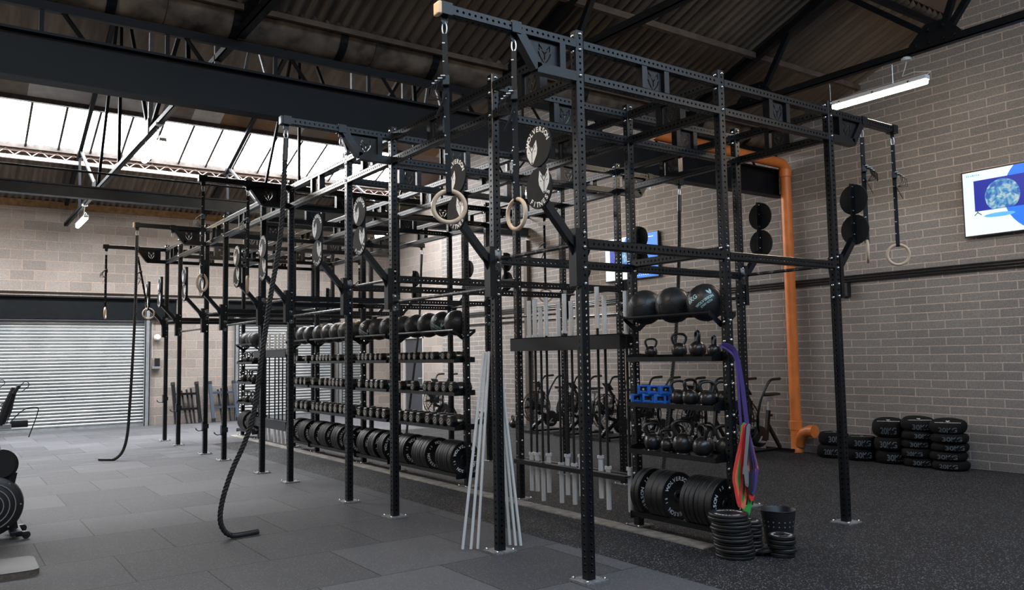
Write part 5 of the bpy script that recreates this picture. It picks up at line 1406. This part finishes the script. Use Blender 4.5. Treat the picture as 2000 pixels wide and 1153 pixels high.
# ---------------------------------------------------------------- flywheel machines cut by the left edge
def erg_proto():
    t = thing('flywheel_machine', 'x', 'exercise machine')
    to = Matrix.Translation((-.22, 0, .315)) @ Matrix.Rotation(PI / 2, 4, 'X')
    mb = MB(); mb.lathe([(.001, -.09), (.24, -.085), (.285, -.06), (.295, -.02), (.295, .02), (.285, .06), (.24, .085), (.001, .09)], 40, 0, to); build('flywheel_housing', mb, M['blackplastic'], t)
    mb = MB()
    for rr in (.12, .17, .22): mb.sweep([to @ Vector((rr * math.cos(2 * PI * k / 30), rr * math.sin(2 * PI * k / 30), .092)) for k in range(30)], .006, 5, closed=True, up=(0, 1, 0))
    for k in range(7): a = 2 * PI * k / 7; mb.lathe([(.009, 0), (.005, .006)], 8, 0, to @ Matrix.Translation((.262 * math.cos(a), .262 * math.sin(a), .075)))
    build('vent_rings', mb, M['grit'], t)
    mb = MB(); mb.sweep([(-.02, 0, .62), (-.06, 0, .40), (.0, 0, .07)], .045, 4, 0, smooth=False, phase=PI / 4); mb.box(-.05, .05, -.24, .24, .045, .085, c=.008); build('front_leg', mb, M['steel'], t)
    for s in (-1, 1):
        mb = MB(); mb.lathe([(.012, -.016), (.036, -.014), (.038, 0), (.036, .014), (.012, .016)], 18, 0, Matrix.Translation((.085, s * .20, .038)) @ Matrix.Rotation(PI / 2, 4, 'X')); mb.box(-.0, .09, s * .20 - .024, s * .20 + .024, .03, .075, c=.006); build('caster', mb, M['blackplastic'], t)
    mb = MB(); mb.lathe([(.001, -.06), (.12, -.06), (.15, -.03), (.15, .03), (.12, .06), (.001, .06)], 26, 0, Matrix.Translation((-.13, 0, .70)) @ Matrix.Rotation(PI / 2, 4, 'X')); build('drive_case', mb, M['blackplastic'], t)
    mb = MB(); mb.sweep([(-.16, 0, .78), (-.22, 0, 1.16)], .052, 4, 0, smooth=False, phase=PI / 4); mb.box(-.34, -.05, -.03, .03, 1.04, 1.09, c=.006); build('upright_mast', mb, M['grit'], t)
    mb = MB(); mb.box(-.06, .09, -.02, .02, 1.05, 1.12, c=.006); mb.sweep([(-.14, 0, 1.08), (-.09, 0, 1.25), (-.03, 0, 1.44)], [.035, .045, .028], 8); mb.lathe([(.001, -.03), (.05, -.028), (.05, .028), (.001, .03)], 16, 0, Matrix.Translation((-.16, 0, 1.12)) @ Matrix.Rotation(PI / 2, 4, 'X')); build('monitor_arm', mb, M['blackplastic'], t)
    mb = MB(); mb.box(-.05, .05, -.07, .07, -.015, .015, 0, Matrix.Translation((-.02, 0, 1.42)) @ Matrix.Rotation(-1.0, 4, 'Y'), c=.006); build('monitor', mb, M['blackplastic'], t)
    mb = MB(); mb.sweep(smooth_path([(-.05, 0, 1.12), (.05, 0, 1.22), (.16, 0, 1.24), (.17, 0, 1.18), (.10, 0, .95)], 5), .005, 6); mb.sweep(smooth_path([(-.0, 0, 1.44), (.06, 0, 1.50), (.09, 0, 1.46), (.03, 0, 1.40)], 5), .004, 6); build('cable', mb, M['blackplastic'], t)
    mb = MB(); mb.sweep([(-.5, 0, .32), (-1.6, 0, .30)], .04, 4, 0, smooth=False, phase=PI / 4); mb.box(-1.62, -1.56, -.2, .2, .0, .32, c=.01); build('rear_rail', mb, M['grit'], t)
    return t
e0 = erg_proto(); e0.location = (-3.335, 4.68, 0); e0['label'] = 'black flywheel exercise machine cut by the left edge, small wheels at its foot'; e0['group'] = 'flywheel machines'
dup(e0, 'second black flywheel machine behind the first at the left edge', (-3.46, 6.05, 0), (0, 0, .0), None, 'flywheel machines')
t = thing('low_board', 'low grey topped plywood board on the floor at the lower left corner', 'board', (-3.80, 3.12, 0))
pl = []
for cx, cy, a0 in ((.45, -.20, -PI / 2), (.45, .24, 0), (-.6, .24, PI / 2), (-.6, -.20, PI)):
    for k in range(5): a = a0 + PI / 2 * k / 4; pl.append((cx + .07 * math.cos(a), cy + .07 * math.sin(a)))
mb = MB(); mb.prism(pl, .0, .036); build('plywood_core', mb, M['ply'], t)
mb = MB(); mb.prism(pl, .036, .046); build('rubber_top', mb, M['board'], t)

# ---------------------------------------------------------------- frames leaning on the far wall
for k, (x0, x1, mat, lb) in enumerate(((1.19, 1.80, 'steel', 'black steel ladder frame leaning on the far block wall, left of the pair'), (2.15, 2.80, 'frameblue', 'slate blue steel ladder frame leaning on the far block wall, right of the pair'))):
    t = thing('ladder_frame', lb, 'frame', (x0, 18.22, 0), 0, 'leaning ladder frames'); w_ = x1 - x0
    lean = .20
    for xx, dx in ((0, .0), (w_, .0)):
        mb = MB(); mb.sweep([(xx + .05 * (1 if xx else 1), 0, .1), (xx, lean, 1.04)], .058, 4, 0, smooth=False, phase=PI / 4); build('side_post', mb, M[mat], t)
        mb = MB(); mb.sweep([(xx + .055, -.01, .02), (xx + .05, 0, .11)], .064, 4, 0, smooth=False, phase=PI / 4); mb.sweep([(xx, lean, 1.04), (xx - .003, lean + .02, 1.11)], .066, 4, 0, smooth=False, phase=PI / 4); build('rubber_end', mb, M['blackplastic'], t)
    for z in (.40, .80):
        y_ = lean * (z - .1) / .94; mb = MB(); mb.sweep([(.03, y_, z), (w_ + .0, y_, z)], .042, 4, 0, smooth=False, phase=PI / 4); build('rung', mb, M[mat], t)
for i, (xx, dx, wh) in enumerate(((1.42, .10, 'left frame'), (1.55, .08, 'left frame'), (1.66, .06, 'left frame'), (2.38, .06, 'right frame'), (2.47, .05, 'right frame'), (2.62, .04, 'right frame'))):
    mb = MB(); mb.sweep([(dx, -.06, .02), (0, .20, .88 + .03 * (i % 3))], .03, 4, 0, smooth=False, phase=PI / 4)
    tag(build('steel_post', mb, M['steel'], None, (xx, 18.28, 0)), 'thin black steel post leaning behind the %s, %s from its left' % (wh, ORD[i % 3]), 'post', 'loose steel posts')

# ================================================================ LIGHT, WORLD, CAMERA
w = bpy.data.worlds.new('World'); scene.world = w; w.use_nodes = True
bg = w.node_tree.nodes['Background']; bg.inputs[0].default_value = (.75, .85, 1, 1); bg.inputs[1].default_value = .6
cam = bpy.data.cameras.new('camera'); cam.sensor_fit = 'HORIZONTAL'; cam.sensor_width = 36; cam.lens = 1588.68 / 2000 * 36; cam.clip_start = .05; cam.clip_end = 100
co = bpy.data.objects.new('camera', cam); COL.objects.link(co)
R_ = Vector((.8172071, -.5760999, -.0167763)); U_ = Vector((-.0293723, -.0707002, .9970651)); F_ = Vector((.5755952, .8143159, .0746981))
m = Matrix((R_, U_, -F_)).transposed().to_4x4(); m.translation = CAMP; co.matrix_world = m
scene.camera = co
scene.view_settings.view_transform = 'Standard'; scene.view_settings.look = 'None'; scene.view_settings.gamma = 1; scene.view_settings.use_curve_mapping = False
scene.view_settings.exposure = 0.55
scene.cycles.use_denoising = True
try: scene.cycles.denoiser = 'OPENIMAGEDENOISE'
except Exception: pass
scene.cycles.max_bounces = 6; scene.cycles.diffuse_bounces = 3; scene.cycles.glossy_bounces = 3
scene.cycles.sample_clamp_indirect = 4.0
for t in [o for o in bpy.data.objects if o.get('label') == 'x']: print('UNLABELLED', t.name)
